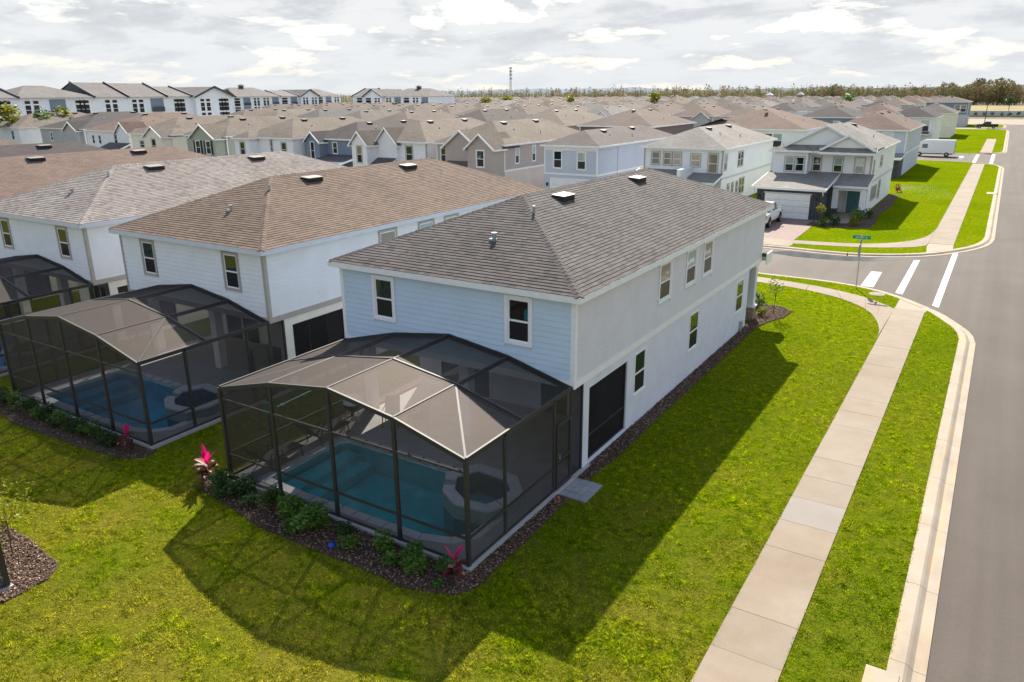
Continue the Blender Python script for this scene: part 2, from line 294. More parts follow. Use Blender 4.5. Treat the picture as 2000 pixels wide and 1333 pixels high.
# ------------------------------------------------------------------ mesh helpers
class MB:
    """collects boxes, quads, tubes; build() links them as one object"""
    def __init__(s, tf=None): s.v = []; s.f = []; s.uv = None; s.tf = tf; s.mi = []
    def add(s, vs, fs, mi=0):
        n = len(s.v); s.v += [tuple(s.tf @ Vector(p)) if s.tf else tuple(p) for p in vs]; s.f += [tuple(i+n for i in f) for f in fs]; s.mi += [mi]*len(fs); return s
    def box(s, x0, x1, y0, y1, z0, z1, mi=0):
        return s.add([(x0,y0,z0),(x1,y0,z0),(x1,y1,z0),(x0,y1,z0),(x0,y0,z1),(x1,y0,z1),(x1,y1,z1),(x0,y1,z1)],
                     [(0,3,2,1),(4,5,6,7),(0,1,5,4),(1,2,6,5),(2,3,7,6),(3,0,4,7)], mi)
    def quad(s, a, b, c, d, mi=0): return s.add([a,b,c,d], [(0,1,2,3)], mi)
    def bar(s, a, b, w, h=None, mi=0):
        a, b = Vector(a), Vector(b); h = h or w; d = (b-a).normalized()
        sd_ = d.cross(Vector((0,0,1)));
        if sd_.length < 1e-3: sd_ = Vector((1,0,0))
        sd_.normalize(); u_ = sd_.cross(d); o = []
        for p in (a, b):
            for i, j in ((-1,-1),(1,-1),(1,1),(-1,1)): o.append(tuple(p+sd_*(i*w/2)+u_*(j*h/2)))
        return s.add(o, [(0,1,2,3),(7,6,5,4),(0,4,5,1),(1,5,6,2),(2,6,7,3),(3,7,4,0)], mi)
    def tube(s, pts, r, n=8, cap=True, mi=0):
        pts = [Vector(p) for p in pts]; rs = r if isinstance(r, (list, tuple)) else [r]*len(pts); vs = []; fs = []
        for i, p in enumerate(pts):
            d = (pts[min(i+1, len(pts)-1)]-pts[max(i-1, 0)]).normalized(); a = d.cross(Vector((0,0,1)))
            if a.length < 1e-3: a = Vector((1,0,0))
            a.normalize(); b = a.cross(d)
            for k in range(n): t = 2*math.pi*k/n; vs.append(tuple(p+a*(rs[i]*math.cos(t))+b*(rs[i]*math.sin(t))))
        for i in range(len(pts)-1):
            for k in range(n): fs.append((i*n+k, i*n+(k+1)%n, (i+1)*n+(k+1)%n, (i+1)*n+k))
        if cap: fs += [tuple(range(n-1,-1,-1)), tuple((len(pts)-1)*n+k for k in range(n))]
        return s.add(vs, fs, mi)
    def prism(s, poly, z0, z1, mi=0):
        n = len(poly); return s.add([(x,y,z0) for x,y in poly]+[(x,y,z1) for x,y in poly], [tuple(range(n-1,-1,-1)), tuple(range(n,2*n))]+[(i,(i+1)%n,n+(i+1)%n,n+i) for i in range(n)], mi)
    def build(s, name, mat, parent=None, loc=None, smooth=False, bevel=0):
        me = bpy.data.meshes.new(name); me.from_pydata(s.v, [], s.f); me.update()
        for m in (mat if isinstance(mat, (list, tuple)) else [mat]): me.materials.append(m)
        if any(s.mi): me.polygons.foreach_set('material_index', s.mi)
        if s.uv:
            u = me.uv_layers.new(name='metres'); u.data.foreach_set('uv', [c for p in s.uv for c in p])
        if smooth: me.polygons.foreach_set('use_smooth', [True]*len(me.polygons))
        o = link(bpy.data.objects.new(name, me), parent, loc)
        if bevel:
            b = o.modifiers.new('bevel', 'BEVEL'); b.width = bevel; b.segments = 2; b.limit_method = 'ANGLE'
        return o
def link(o, parent=None, loc=None):
    COL.objects.link(o)
    if parent is not None: o.parent = parent
    if loc is not None: o.location = loc
    return o
def inst(me, name, parent=None, loc=(0,0,0), rot=(0,0,0), scale=(1,1,1)):
    o = bpy.data.objects.new(name, me); o.location = loc; o.rotation_euler = rot; o.scale = scale; return link(o, parent)
def tag(o, label=None, cat=None, group=None, kind=None):
    if label: o['label'] = label
    if cat: o['category'] = cat
    if group: o['group'] = group
    if kind: o['kind'] = kind
    return o
def thing(name, label, cat, loc=(0,0,0), rz=0, group=None):
    o = bpy.data.objects.new(name, None); o.empty_display_size = .3; link(o, None, loc); o.rotation_euler = (0,0,rz); return tag(o, label, cat, group)
def copy_tree(o, parent=None):
    c = o.copy(); COL.objects.link(c); c.parent = parent
    for ch in o.children: copy_tree(ch, c)
    return c
def frame(o, u, n):
    """local (u, n, z) -> space: wall plane helper"""
    u, n = Vector(u), Vector(n)
    return Matrix(((u.x,n.x,0,o[0]),(u.y,n.y,0,o[1]),(0,0,1,o[2]),(0,0,0,1)))
def raw(name, verts, faces, mat, parent=None, kind=None):
    me = bpy.data.meshes.new(name); nv = len(verts); k = faces.shape[1]; nf = len(faces)
    me.vertices.add(nv); me.vertices.foreach_set('co', np.asarray(verts, np.float32).ravel()); me.loops.add(nf*k); me.loops.foreach_set('vertex_index', faces.astype(np.int32).ravel())
    me.polygons.add(nf); me.polygons.foreach_set('loop_start', np.arange(0, nf*k, k, dtype=np.int32)); me.update(calc_edges=True)
    me.materials.append(mat); o = link(bpy.data.objects.new(name, me), parent)
    if kind: o['kind'] = kind
    return o
# ================================================================== SETTING
ZR = -.13
def structure(o): o['kind'] = 'structure'; return o
mb = MB(); mb.quad((-6000,-600,-.9),(6000,-600,-.9),(6000,9000,-.9),(-6000,9000,-.9)); structure(mb.build('ground', M['earth']))
mb = MB(); mb.box(8,25,-70,348,-.5,ZR); mb.box(-330,8,26,48,-.5,ZR); mb.box(-330,8,122,154,-.5,ZR); mb.box(-330,8,243,300,-.5,ZR); mb.box(-13.9,8,300,348,-.5,ZR); structure(mb.build('road', M['asphalt']))
KN = [(9.11,-70),(9.11,21.4),(8.93,22.9),(8.45,24.1),(7.42,26.2),(5.85,28.1),(4.8,29.1),(3.6,29.75),(2.4,30.1),(1.0,30.28),(-2.5,30.3),(-330,30.3)]
KF = [(-330,40.3),(-2.6,40.3),(-.5,40.15),(1.7,40.3),(4.0,41.3),(5.96,42.9),(7.51,45.25),(8.56,47.4),(9.15,49.6),(9.34,52),(9.37,73),(9.42,119),(9.0,122),(7.6,124.5),(5.2,126.2),(2,127),(-330,127)]
KC = [(-330,146),(2,146),(5,146.8),(7.6,148.6),(9.2,151.5),(9.55,155),(9.6,244),(9,247),(7,249),(4,249.6),(-330,249.6)]
KD = [(-330,262),(6,262),(8,263),(8.6,266),(8.6,282),(7.8,286),(5,288),(-330,288)]
from mathutils.geometry import tessellate_polygon
def block(pts, name, holes=()):
    m_ = MB(); n = len(pts); m_.add([(x,y,0) for x,y in pts]+[(x,y,-.45) for x,y in pts], [(i,n+i,n+(i+1)%n,(i+1)%n) for i in range(n)])
    allp = list(pts)+[p for h in holes for p in h]; m_.add([(x,y,0) for x,y in allp], [tuple(t_) for t_ in tessellate_polygon([[Vector((*p,0)) for p in q] for q in (list(pts), *holes)])]); return structure(m_.build(name, M['lawn']))
block(KN+[(-330,-70)], 'lawn', [[(xo_-9.0,-5.4),(xo_-9.0,3.8),(xo_-.35,3.8),(xo_-.35,1.0),(xo_+.04,1.0),(xo_+.04,-5.4)] for xo_ in (0,-12.87,-24.60)]); block(KF, 'lawn'); block(KC, 'lawn'); block(KD, 'lawn')
m_ = MB(); m_.box(-330,-14,300,640,-.8,-.02); m_.box(24.4,90,-70,348,-.8,0); structure(m_.build('lawn', M['lawn']))
m_ = MB(); m_.box(-13.9,420,402,640,-.8,.05); structure(m_.build('field', M['field']))

def arc_pts(P, step):
    """resample an open path at about STEP metres; returns points and the inside (left-hand) normals"""
    P = [Vector((x,y,0)) for x,y in P]; out_ = []
    for a, b in zip(P[:-1], P[1:]):
        n = max(1, round((b-a).length/step))
        for i in range(n): out_.append(a+(b-a)*(i/n))
    out_.append(P[-1]); return out_
def sweep(pts, prof):
    """profile (offset to the right of travel, z) swept along pts"""
    v = []; f = []; k = len(prof)
    for i, p in enumerate(pts):
        d = (pts[min(i+1,len(pts)-1)]-pts[max(i-1,0)]).normalized(); r = Vector((d.y,-d.x,0))
        v += [tuple(p+r*o_+Vector((0,0,z))) for o_, z in prof]
    for i in range(len(pts)-1):
        for j in range(k): f.append((i*k+j, i*k+(j+1)%k, (i+1)*k+(j+1)%k, (i+1)*k+j))
    f += [tuple(range(k-1,-1,-1)), tuple((len(pts)-1)*k+j for j in range(k))]
    return v, f
KPROF = [(0.0,-.3),(0.0,.012),(.30,.012),(.36,-.02),(.46,ZR+.035),(.70,ZR+.022),(.72,-.3)]
def smooth(P, it=2):
    for _ in range(it):
        Q = [P[0]]
        for a, b in zip(P[:-1], P[1:]):
            if math.dist(a, b) < 6: Q += [(a[0]*.75+b[0]*.25, a[1]*.75+b[1]*.25), (a[0]*.25+b[0]*.75, a[1]*.25+b[1]*.75)]
            else: Q += [a if a != P[0] else (a[0]*.98+b[0]*.02, a[1]*.98+b[1]*.02), b]
        Q.append(P[-1]); P = Q
    return P
def kerb(path, name='kerb', flip=False, seg=3.05):
    root = thing(name, None, None); root['kind'] = 'structure'
    pts = arc_pts(path, .38); i = 0; n = max(1, round(seg/.38)); pr = [(-o_, z) for o_, z in KPROF] if flip else KPROF
    while i < len(pts)-1:
        j = min(len(pts)-1, i+n); c = [p.copy() for p in pts[i:j+1]]
        c[-1] = c[-1]+(c[-2]-c[-1]).normalized()*.012
        v, f = sweep(c, pr); b = MB(); b.add(v, f); b.build('kerb_stone', M['kerb'], root); i = j
    return root
# path direction: lawn on the left of travel
kerb([p if p[1] > -60 else (9.11,-9) for p in smooth(KN[:-1], 1)]+[(-30,30.3)])
kerb(smooth([(-32,40.3)]+KF[1:-1], 1)+[(-20,127)])
kerb(smooth([(-20,146)]+KC[1:-1], 1)+[(-20,249.6)], seg=6.1)
kerb(smooth([(-20,262)]+KD[1:-1], 1)+[(-20,288)], seg=6.1)
kerb([(24.4,320),(24.4,-30)], flip=False, seg=20)
# sidewalks: one slab after another
slabm = {}
def slab_mesh(w, l, mat):
    k = (round(w,3), round(l,3), mat)
    if k not in slabm:
        b = MB(); b.box(-w/2,w/2,-l/2,l/2,-.1,.024); t_ = b.build('concrete_slab', M[mat]); slabm[k] = t_.data; bpy.data.objects.remove(t_)
    return slabm[k]
walk = thing('sidewalk', None, None); walk['kind'] = 'structure'
bb = MB(); bb.box(5.88,7.31,-14,25.4,-.12,.004); bb.box(5.82,7.46,45.6,125.4,-.12,.004); bb.box(6.0,7.9,147.6,196,-.12,.004); bb.build('sidewalk_bed', M['mulch'], walk)
y = -13.6
while y < 25.3:
    l = 1.46
    mat = 'concrete_new' if abs(y-1.0) < .01 or abs(y+.46-1.46) < .01 else 'walk'
    inst(slab_mesh(1.46, l-(.016 if mat == 'concrete_new' or round((y+13.6)/l) % 3 == 0 else .005), mat), 'concrete_slab', walk, (6.6, y+l/2, random.uniform(-.003,.003))); y += l
for (x0,x1,ya,yb,w) in ((5.8,7.48,47.0,123.5,1.66),(6.0,7.9,149.5,195.5,1.9)):
    y = ya
    while y < yb: inst(slab_mesh(w, 1.52, 'walk'), 'concrete_slab', walk, ((x0+x1)/2, y+.76, random.uniform(-.004,.004))); y += 1.532
def poly_slab(P, mat='walk', z=.024):
    b = MB(); b.prism(P, -.1, z+random.uniform(-.004,.004)); b.build('concrete_slab', M[mat], walk)
# ramps at the crossing and the curving walk along the side street
poly_slab([(5.89,25.62),(7.36,25.62),(7.40,26.15),(5.9,27.95)], 'walk_pink', .012)
poly_slab([(5.98,43.0),(7.5,45.3),(7.48,46.98),(5.82,46.98),(5.79,45.6)], 'walk_pink', .012)
def curve_walk(I, O, mat='walk', stop=None):
    I = arc_pts(smooth(I, 2), .4); O = arc_pts(smooth(O, 2), .4); n = max(2, int((O[-1]-O[0]).length/1.45)); 
    def at(Q, t):
        q = t*(len(Q)-1); i = min(int(q), len(Q)-2); return Q[i].lerp(Q[i+1], q-i)
    for k in range(n):
        a, b = k/n, (k+1)/n-.0012
        ii = [at(I, a+(b-a)*s_/3) for s_ in range(4)]; oo = [at(O, a+(b-a)*s_/3) for s_ in range(4)]
        poly_slab([(p.x,p.y) for p in ii]+[(p.x,p.y) for p in reversed(oo)], mat)
curve_walk([(5.82,19.6),(5.78,21.2),(5.14,23.8),(4.25,25.3),(3.0,26.5),(1.22,27.4),(-.81,27.9),(-4,28.1),(-12,28.1)],
           [(5.87,25.6),(5.80,25.7),(5.2,26.4),(4.6,27.0),(3.92,27.6),(1.63,28.7),(-1.03,29.25),(-4,29.5),(-12,29.5)])
curve_walk([(5.8,55),(5.79,54),(5.5,49.8),(4.25,46.6),(2.2,44.6),(.44,43.8),(-3,43.2),(-3.3,43.2)],
           [(5.8,47.4),(5.78,47),(5.75,45.6),(4.6,44.3),(2.6,43.1),(.65,42.4),(-2.9,41.75),(-3.2,41.75)])
# concrete driveway apron of the corner house, paver drive
b = MB(); b.prism([(-9.6,40.5),(-3.0,40.35),(-2.9,41.2),(-3.25,43.3),(-9.6,43.3)], -.1, .03); structure(b.build('driveway_apron', M['walk']))
b = MB(); b.prism([(-9.6,43.32),(-3.25,43.32),(-3.35,48.5),(-3.6,54.0),(-9.6,54.0)], -.1, .028); structure(b.build('paver_driveway', M['pavers']))
b = MB(); b.prism([(-3.3,51.7),(-1.1,51.7),(-1.1,60),(-2.9,60),(-2.9,53.2),(-3.3,53.2)], -.1, .026); structure(b.build('entry_path', M['walk']))
b = MB(); b.box(-12,4.6,249.7,261.9,-.3,.01); structure(b.build('concrete_driveway', M['walk']))
b = MB(); b.box(-6,24,291,345,-.3,-.10); structure(b.build('far_pavement', M['walk']))
# painted crossing bars
def paint(P, label_=None):
    b_ = MB(); b_.prism(P, ZR+.001, ZR+.006); return structure(b_.build('road_marking', M['road_paint']))
paint([(3.46,30.75),(4.18,30.75),(4.06,35.3),(3.44,35.2)]); paint([(5.46,29.95),(5.86,29.75),(5.80,40.6),(5.45,40.4)]); paint([(7.52,27.95),(7.86,27.6),(7.92,44.6),(7.58,44.2)])
paint([(3.2,134),(3.9,134),(3.9,141),(3.2,141)]); paint([(5.6,127.6),(6.1,127.6),(6.1,146),(5.6,146)]); paint([(8.0,126.6),(8.5,126.6),(8.5,147.5),(8.0,147.5)])
# irrigation puddle by the far kerb
m, t, bsd = newmat('shallow_water'); bsd.inputs['Base Color'].default_value = (.10,.105,.11,1); bsd.inputs['Roughness'].default_value = .12; bsd.inputs['Specular IOR Level'].default_value = .6; M['puddle'] = m
b = MB(); b.prism([(-4.2,38.1),(-2.0,37.55),(0,37.6),(1.6,37.9),(3.0,38.6),(4.4,40.0),(5.6,41.2),(7.0,43.6),(6.0,43.35),(4.6,42.0),(3.6,41.0),(2.0,39.9),(0,39.55),(-2.6,39.6)], ZR+.002, ZR+.008); structure(b.build('puddle', M['puddle']))
# hills behind everything
def hills(name, x0, x1, y, h, mat, seedv, d=500):
    n = 90; v = []; f = []; rs = np.random.default_rng(seedv); ph = rs.uniform(0, 6, 6)
    for i in range(n+1):
        t_ = i/n; x = x0+(x1-x0)*t_
        hh = h*max(0, math.sin(math.pi*t_))**.5*(.62+.2*math.sin(5*t_+ph[0])+.12*math.sin(11*t_+ph[1])+.07*math.sin(27*t_+ph[2])+.05*math.sin(60*t_+ph[3])+.04*math.sin(130*t_+ph[4]))
        v += [(x, y, -1), (x, y+d*.4, hh), (x, y+d, -1)]
    for i in range(n):
        a = i*3; f += [(a,a+3,a+4,a+1),(a+1,a+4,a+5,a+2)]
    b_ = MB(); b_.add(v, f); return structure(b_.build(name, mat, smooth=True))
M['hill'] = plain('wooded_hill', (.085,.10,.085), 1, .35, .012); M['hill_far'] = plain('distant_hill', (.13,.16,.20), 1, .1, .004)  # far hill's blue tone is distance haze put into the colour
hills('hills', -3600, -500, 3900, 46, M['hill_far'], 3); hills('hills', -1500, 900, 2600, 28, M['hill'], 5)
# ================================================================== NEAR HOUSES (identical plan, four along the lawn)
HW, HL, ZU, ZE, ZT, OV = 8.97, 20.28, 2.96, 5.60, 5.79, .27
RIDGE = 7.72; HALF = HW/2+OV; SLOPE = math.atan2(RIDGE-ZT, HALF); SLEN = math.hypot(RIDGE-ZT, HALF)
unit_board = None
def board_mesh(mat):
    b = MB(); b.add([(0,-.003,0),(1,-.003,0),(1,-.031,.0),(0,-.031,.0),(0,-.003,.180),(1,-.003,.180),(1,-.006,.180),(0,-.006,.180)],
                    [(0,3,2,1),(4,5,6,7),(3,7,6,2),(0,4,7,3),(1,2,6,5)])
    o = b.build('siding_board', mat); me = o.data; bpy.data.objects.remove(o); return me
def siding(root, o, u, n, U0, U1, Z0, Z1, holes, mat, step=.176, seglen=3.66):
    """lap boards, each one an object, cut round the windows; board's outside is -y in its mesh"""
    me = board_mesh(mat); u = Vector(u); n = Vector(n); ang = math.atan2(u.y, u.x); z = Z0; r = 0
    while z < Z1-.04:
        cuts = [(U0, U1)]
        for (a, b_, c, d) in holes:
            if c < z+step and d > z:
                nx = []
                for p, q in cuts:
                    if b_ <= p or a >= q: nx.append((p, q)); continue
                    if a > p: nx.append((p, a))
                    if b_ < q: nx.append((b_, q))
                cuts = nx
        for p, q in cuts:
            s0 = p; off = (r*1.22) % seglen
            ends = [U0+off+k*seglen for k in range(-1, int((U1-U0)/seglen)+2)]
            marks = [p]+[e for e in ends if p+.4 < e < q-.4]+[q]
            for a, b_ in zip(marks[:-1], marks[1:]):
                P = Vector((o[0],o[1],0))+u*(a+.002)
                inst(me, 'siding_board', root, (P.x, P.y, z), (0,0,ang), (b_-a-.004, 1, min(1, (Z1-z)/.18)))
        z += step; r += 1
def wall_holes(mb_, U0, U1, Z0, Z1, holes, n0, n1):
    us = sorted({U0, U1, *[h[0] for h in holes], *[h[1] for h in holes]}); zs = sorted({Z0, Z1, *[h[2] for h in holes], *[h[3] for h in holes]})
    for a, b_ in zip(us[:-1], us[1:]):
        for c, d in zip(zs[:-1], zs[1:]):
            if not any(h[0] <= a+1e-6 and h[1] >= b_-1e-6 and h[2] <= c+1e-6 and h[3] >= d-1e-6 for h in holes): mb_.box(a, b_, n0, n1, c, d)
def window(root, o, u, n, a, b_, c, d, trim=None, tw=.10, up='glass', lo='insect_screen', sash='white', deep=False, parent_is_part=False, one=False):
    """a window in a wall plane: trim boards, vinyl frame, two panes, sill. n is the outward normal"""
    T = frame((o[0],o[1],0), u, n); g = MB(T); w = .055
    if trim:
        g.box(a-tw,a,-.005,.056,c-tw,d+tw,1); g.box(b_,b_+tw,-.005,.056,c-tw,d+tw,1); g.box(a,b_,-.005,.056,d,d+tw,1); g.box(a,b_,-.005,.056,c-tw,c,1)
    mid = c+(d-c)*.49
    g.box(a,a+w,-.03,.026,c,d); g.box(b_-w,b_,-.03,.026,c,d); g.box(a+w,b_-w,-.03,.026,c,c+w); g.box(a+w,b_-w,-.03,.026,d-w,d)
    if not one: g.box(a+w,b_-w,-.03,.030,mid-.028,mid+.028)
    f = g.build('window', [M[sash], M[trim] if trim else M[sash]], root)
    if one:
        p = MB(T); p.box(a+w,b_-w,.002,.010,c+w,d-w); p.build('pane', M[up], f)
    else:
        p = MB(T); p.box(a+w,b_-w,.002,.010,mid+.028,d-w); p.build('pane', M[up], f)
        p = MB(T); p.box(a+w,b_-w,.004,.016,c+w,mid-.028); p.build('pane', M[lo], f)
    if not trim:
        p = MB(T); p.box(a-.06,b_+.06,-.005,.055,c-.05,c); p.build('sill', M[sash], f)
    return f
EX, EY = (1,0,0), (0,1,0)
def hip_planes(x0, x1, y0, y1, z, zr):
    """hip roof over an eave rectangle, ridge along y; returns [(verts, uv)] for +x, -y, -x, +y slopes"""
    h = (x1-x0)/2; s = math.hypot(h, zr-z); xm = (x0+x1)/2; a, b_ = (xm,y0+h,zr), (xm,y1-h,zr); L_ = y1-y0; w = x1-x0
    return [([(x1,y0,z),(x1,y1,z),b_,a], [(0,0),(L_,0),(L_-h,s),(h,s)]), ([(x0,y0,z),(x1,y0,z),a], [(0,0),(w,0),(h,s)]),
            ([(x0,y1,z),(x0,y0,z),a,b_], [(0,0),(L_,0),(L_-h,s),(h,s)]), ([(x1,y1,z),(x0,y1,z),b_], [(0,0),(w,0),(h,s)])]
def roof_mesh(planes, thick=.0):
    b = MB(); b.uv = []
    for v, uv in planes: b.add(v, [tuple(range(len(v)))]); b.uv += uv
    return b
def tab_verts(O, u, v, n, a, b_, v0, v1, h0=.021, h1=.003):
    P = lambda s_, t_, h: tuple(O+u*s_+v*t_+n*h)
    return [P(a,v0,0), P(b_,v0,0), P(b_,v0,h0), P(a,v0,h0), P(a,v1,h1), P(b_,v1,h1)], [(0,1,2,3),(3,2,5,4),(0,3,4),(1,5,2)]
def shingle_slope(O, u, v, n, span, S_, expo=.147):
    """rows of tabs of uneven width; span(v) -> (u0, u1). Returns tab list"""
    tabs = []; k = 0; vv = .0
    while vv < S_-.03:
        a0, b0 = span(min(vv+expo*.6, S_)); p = a0-random.random()*.3
        while p < b0:
            w = random.choice((.12,.16,.2,.25,.3,.34)); q = p+w; a, b_ = max(p, a0), min(q, b0)
            if b_-a > .03: tabs.append((a, b_, vv-.012*(random.random() < .4)-(.015 if k == 0 else 0), min(vv+expo+.03, S_)))
            p = q
        vv += expo; k += 1
    return tabs
def cap_verts(A, B, side, upv, w=.15, t=.028):
    """one folded ridge or hip cap from A to B"""
    d = (B-A); o_ = []
    for p, lift in ((A, t), (B, t*.35)):
        o_ += [tuple(p+upv*(lift+.012)), tuple(p+side[0]*w+upv*(lift*.5)-Vector((0,0,side[2]))), tuple(p+side[1]*w+upv*(lift*.5)-Vector((0,0,side[3])))]
    return o_, [(0,1,4,3),(0,3,5,2),(0,2,1)]
def vent_box(root, x, y, zc, ln=.95, mat='vent', name='roof_vent'):
    """off-ridge vent on the +x slope: a low hood with an open dark downhill mouth"""
    T = Matrix.Translation((x,y,zc)) @ Matrix.Rotation(SLOPE, 4, 'Y')
    g = MB(T); l = ln/2
    g.add([(-.28,-l,.02),(-.28,l,.02),(.22,l*.92,.17),(.22,-l*.92,.17),(-.28,-l,.05),(-.28,l,.05),(.22,l*.92,.20),(.22,-l*.92,.20)], [(0,1,2,3),(4,7,6,5),(0,4,5,1),(3,2,6,7),(0,3,7,4),(1,5,6,2)])
    f = g.build(name, M[mat], root)
    g = MB(T); g.add([(-.26,-l*.97,.0),(.24,-l,.0),(.20,-l*.9,.168),(-.26,-l*.97,.02),(-.26,l*.97,.0),(.24,l,.0),(.20,l*.9,.168),(-.26,l*.97,.02)], [(0,1,2,3),(7,6,5,4),(1,5,6,2),(0,4,5,1)])
    g.build('vent_mouth', M['vent_dark'], f); return f
def near_house(name, xo, yo, label, wall_up, wall_side, stucco, trim, sash_trim, shmat, detail, side_wins=True, belt='white', fascia='white', capmat=None):
    R_ = thing(name, label, 'house', (xo, yo, 0)); W_ = HW
    rear = [(-7.46,-6.70,4.05,5.38,'glass','insect_screen'), (-2.24,-1.48,4.08,5.40,'clear' if detail == 2 else 'glass','insect_screen')]
    side = [(6.33,7.36,4.10,5.40,'blind','insect_screen'), (9.04,10.06,4.10,5.40,'glass_pale','insect_screen'), (11.03,12.04,4.10,5.40,'blind','insect_screen')]
    low = [(4.47,5.40,1.2,2.68,'glass','insect_screen'), (9.92,10.95,1.2,2.70,'glass','insect_screen'), (16.3,17.35,1.2,2.70,'glass','insect_screen')]
    # walls: upper shell, lower walls, porch
    g = MB(); rh = [(h[0],h[1],h[2],h[3]) for h in rear] if detail == 2 else []
    wall_holes(MB_t := MB(frame((0,0,0), EX, EY)), -W_+.0, 0, ZU, ZE+.1, rh, 0, .15); g.v += MB_t.v; g.f += MB_t.f; g.mi += MB_t.mi
    g.box(-.15,0,.15,HL-.15,ZU,ZE+.1); g.box(-W_,-W_+.15,.15,HL-.15,ZU,ZE+.1); g.box(-W_,0,HL-.15,HL,ZU,ZE+.1)
    g.build('upper_wall', M[wall_up], R_)
    g = MB(); z1 = ZU-.01
    g.box(-.22,-.02,3.90,18.3,0,z1); g.box(-W_+.02,-W_+.22,3.90,HL-1.2,0,z1); g.box(-W_+.22,-.22,3.9,4.08,0,z1); g.box(-W_+.22,-3.2,18.1,18.3,0,z1)
    g.box(-.22,-.02,1.06,3.9,2.62,z1); g.box(-.22,-.02,1.06,3.9,0,.16)                       # lintel and curb round the screened opening
    g.box(-W_+.02,-W_+.22,1.06,3.9,2.62,z1)
    g.build('lower_wall', M[stucco], R_)
    g = MB(); g.box(-.38,-.015,.68,1.06,0,z1); g.build('lanai_column', M[stucco], R_)
    g = MB(); g.box(-4.62,-4.26,.68,1.04,0,z1); g.build('lanai_column', M[stucco], R_)
    g = MB(); g.box(-W_+.015,-W_+.38,.68,1.06,0,z1); g.build('lanai_column', M[stucco], R_)
    g = MB(); g.box(-W_+.0,.0,.0,3.9,2.935,2.955); g.build('lanai_ceiling', M['white'], R_)
    g = MB(); g.box(-W_+.38,-.38,.78,.98,2.60,z1); g.build('lanai_beam', M[stucco], R_)
    g = MB(); g.box(-.13,-.11,1.06,3.9,.16,2.62); g.build('lanai_screen', M['screen_dense'], R_)
    g = MB(); g.box(-.17,-.07,1.06,1.10,.16,2.62); g.box(-.17,-.07,3.86,3.9,.16,2.62); g.box(-.17,-.07,1.10,3.86,2.58,2.62); g.box(-.17,-.07,1.10,3.86,.16,.20); g.box(-.17,-.07,1.10,3.86,.95,1.0); g.build('lanai_screen_frame', M['frame'], R_)
    # sliding doors on the lanai's back wall
    for a in (-3.4, -7.9):
        T = frame((0,3.9,0), EX, (0,-1,0)); g = MB(T); b_ = a+2.4
        g.box(a,b_,0,.05,2.2,2.28); g.box(a,a+.07,0,.05,.02,2.2); g.box(b_-.07,b_,0,.05,.02,2.2); g.box(a+1.16,a+1.24,0,.05,.02,2.2); f = g.build('sliding_door', M['white'], R_)
        g = MB(T); g.box(a+.07,a+1.16,.005,.025,.02,2.2); g.build('pane', M['glass'], f); g = MB(T); g.box(a+1.24,b_-.07,.005,.025,.02,2.2); g.build('pane', M['glass'], f)
    # front porch: stone-footed columns, beam, small roof
    for px in (-.40, -3.0):
        g = MB(); g.box(px,px+.38,19.55,19.93,.75,2.75); f = g.build('porch_column', M[stucco], R_)
        g = MB(); g.box(px-.06,px+.44,19.49,19.99,0,.70); g.build('stone_base', M['stone'], f); g = MB(); g.box(px-.09,px+.47,19.46,20.02,.70,.78); g.build('stone_cap', M['white'], f)
    g = MB(); g.box(-3.05,-.02,19.5,20.1,2.75,ZU-.01); g.build('porch_beam', M['white'], R_)
    b = roof_mesh([([(.25,20.29,3.38),(.25,21.35,2.98),(-3.6,21.35,2.98),(-3.6,20.29,3.38)], [(0,0),(0,1.1),(4,1.1),(4,0)])]); b.build('porch_roof', M['rt_slate'], R_)
    g = MB(); g.box(-3.6,.25,21.33,21.38,2.78,2.98); g.box(.22,.27,20.29,21.33,2.80,3.36); g.build('porch_fascia', M['white'], R_)
    g = MB(); g.box(-W_+.3,-4,20.0,20.2,0,ZU-.01); g.build('garage_front', M[stucco], R_)
    # trim: belt, corner boards, frieze
    g = MB(); g.box(-W_-.03,.035,-.035,.0,ZU-.02,ZU+.20); g.box(.0,.035,.0,HL,ZU-.02,ZU+.20); g.box(-W_-.035,-W_,0,HL,ZU-.02,ZU+.2); g.build('belt_trim', M[belt], R_)
    for cx_ in (0, -W_):
        g = MB(); s_ = 1 if cx_ == 0 else -1
        x0, x1 = sorted((cx_-s_*.11, cx_+s_*.032)); g.box(x0,x1,-.032,.0,ZU+.20,ZE-.02); x0, x1 = sorted((cx_, cx_+s_*.032)); g.box(x0,x1,.0,.11,ZU+.20,ZE-.02); g.build('corner_board', M[sash_trim], R_)
    # siding boards
    hz_ = [(h[0]-.10,h[1]+.10,h[2]-.10,h[3]+.10) for h in rear]; hs_ = [(h[0]-.10,h[1]+.10,h[2]-.10,h[3]+.10) for h in side]
    if detail >= 1:
        siding(R_, (0,0), (1,0,0), (0,-1,0), -W_+.11, -.11, ZU+.20, ZE-.02, hz_, M[wall_up])
        siding(R_, (0,0), (0,1,0), (1,0,0), .11, HL if detail == 2 else 13.0, ZU+.20, ZE-.02, hs_, M[wall_side], seglen=3.66 if detail == 2 else 4.9)
    for a, b_, c, d, up_, lo_ in rear: window(R_, (0,0), EX, (0,-1,0), a, b_, c, d, sash_trim, .10, up_, lo_)
    for a, b_, c, d, up_, lo_ in side: window(R_, (0,0), EY, EX, a, b_, c, d, sash_trim, .09, up_, lo_)
    for a, b_, c, d, up_, lo_ in low: window(R_, (-.02,0), EY, EX, a, b_, c, d, None, .0, up_, lo_)
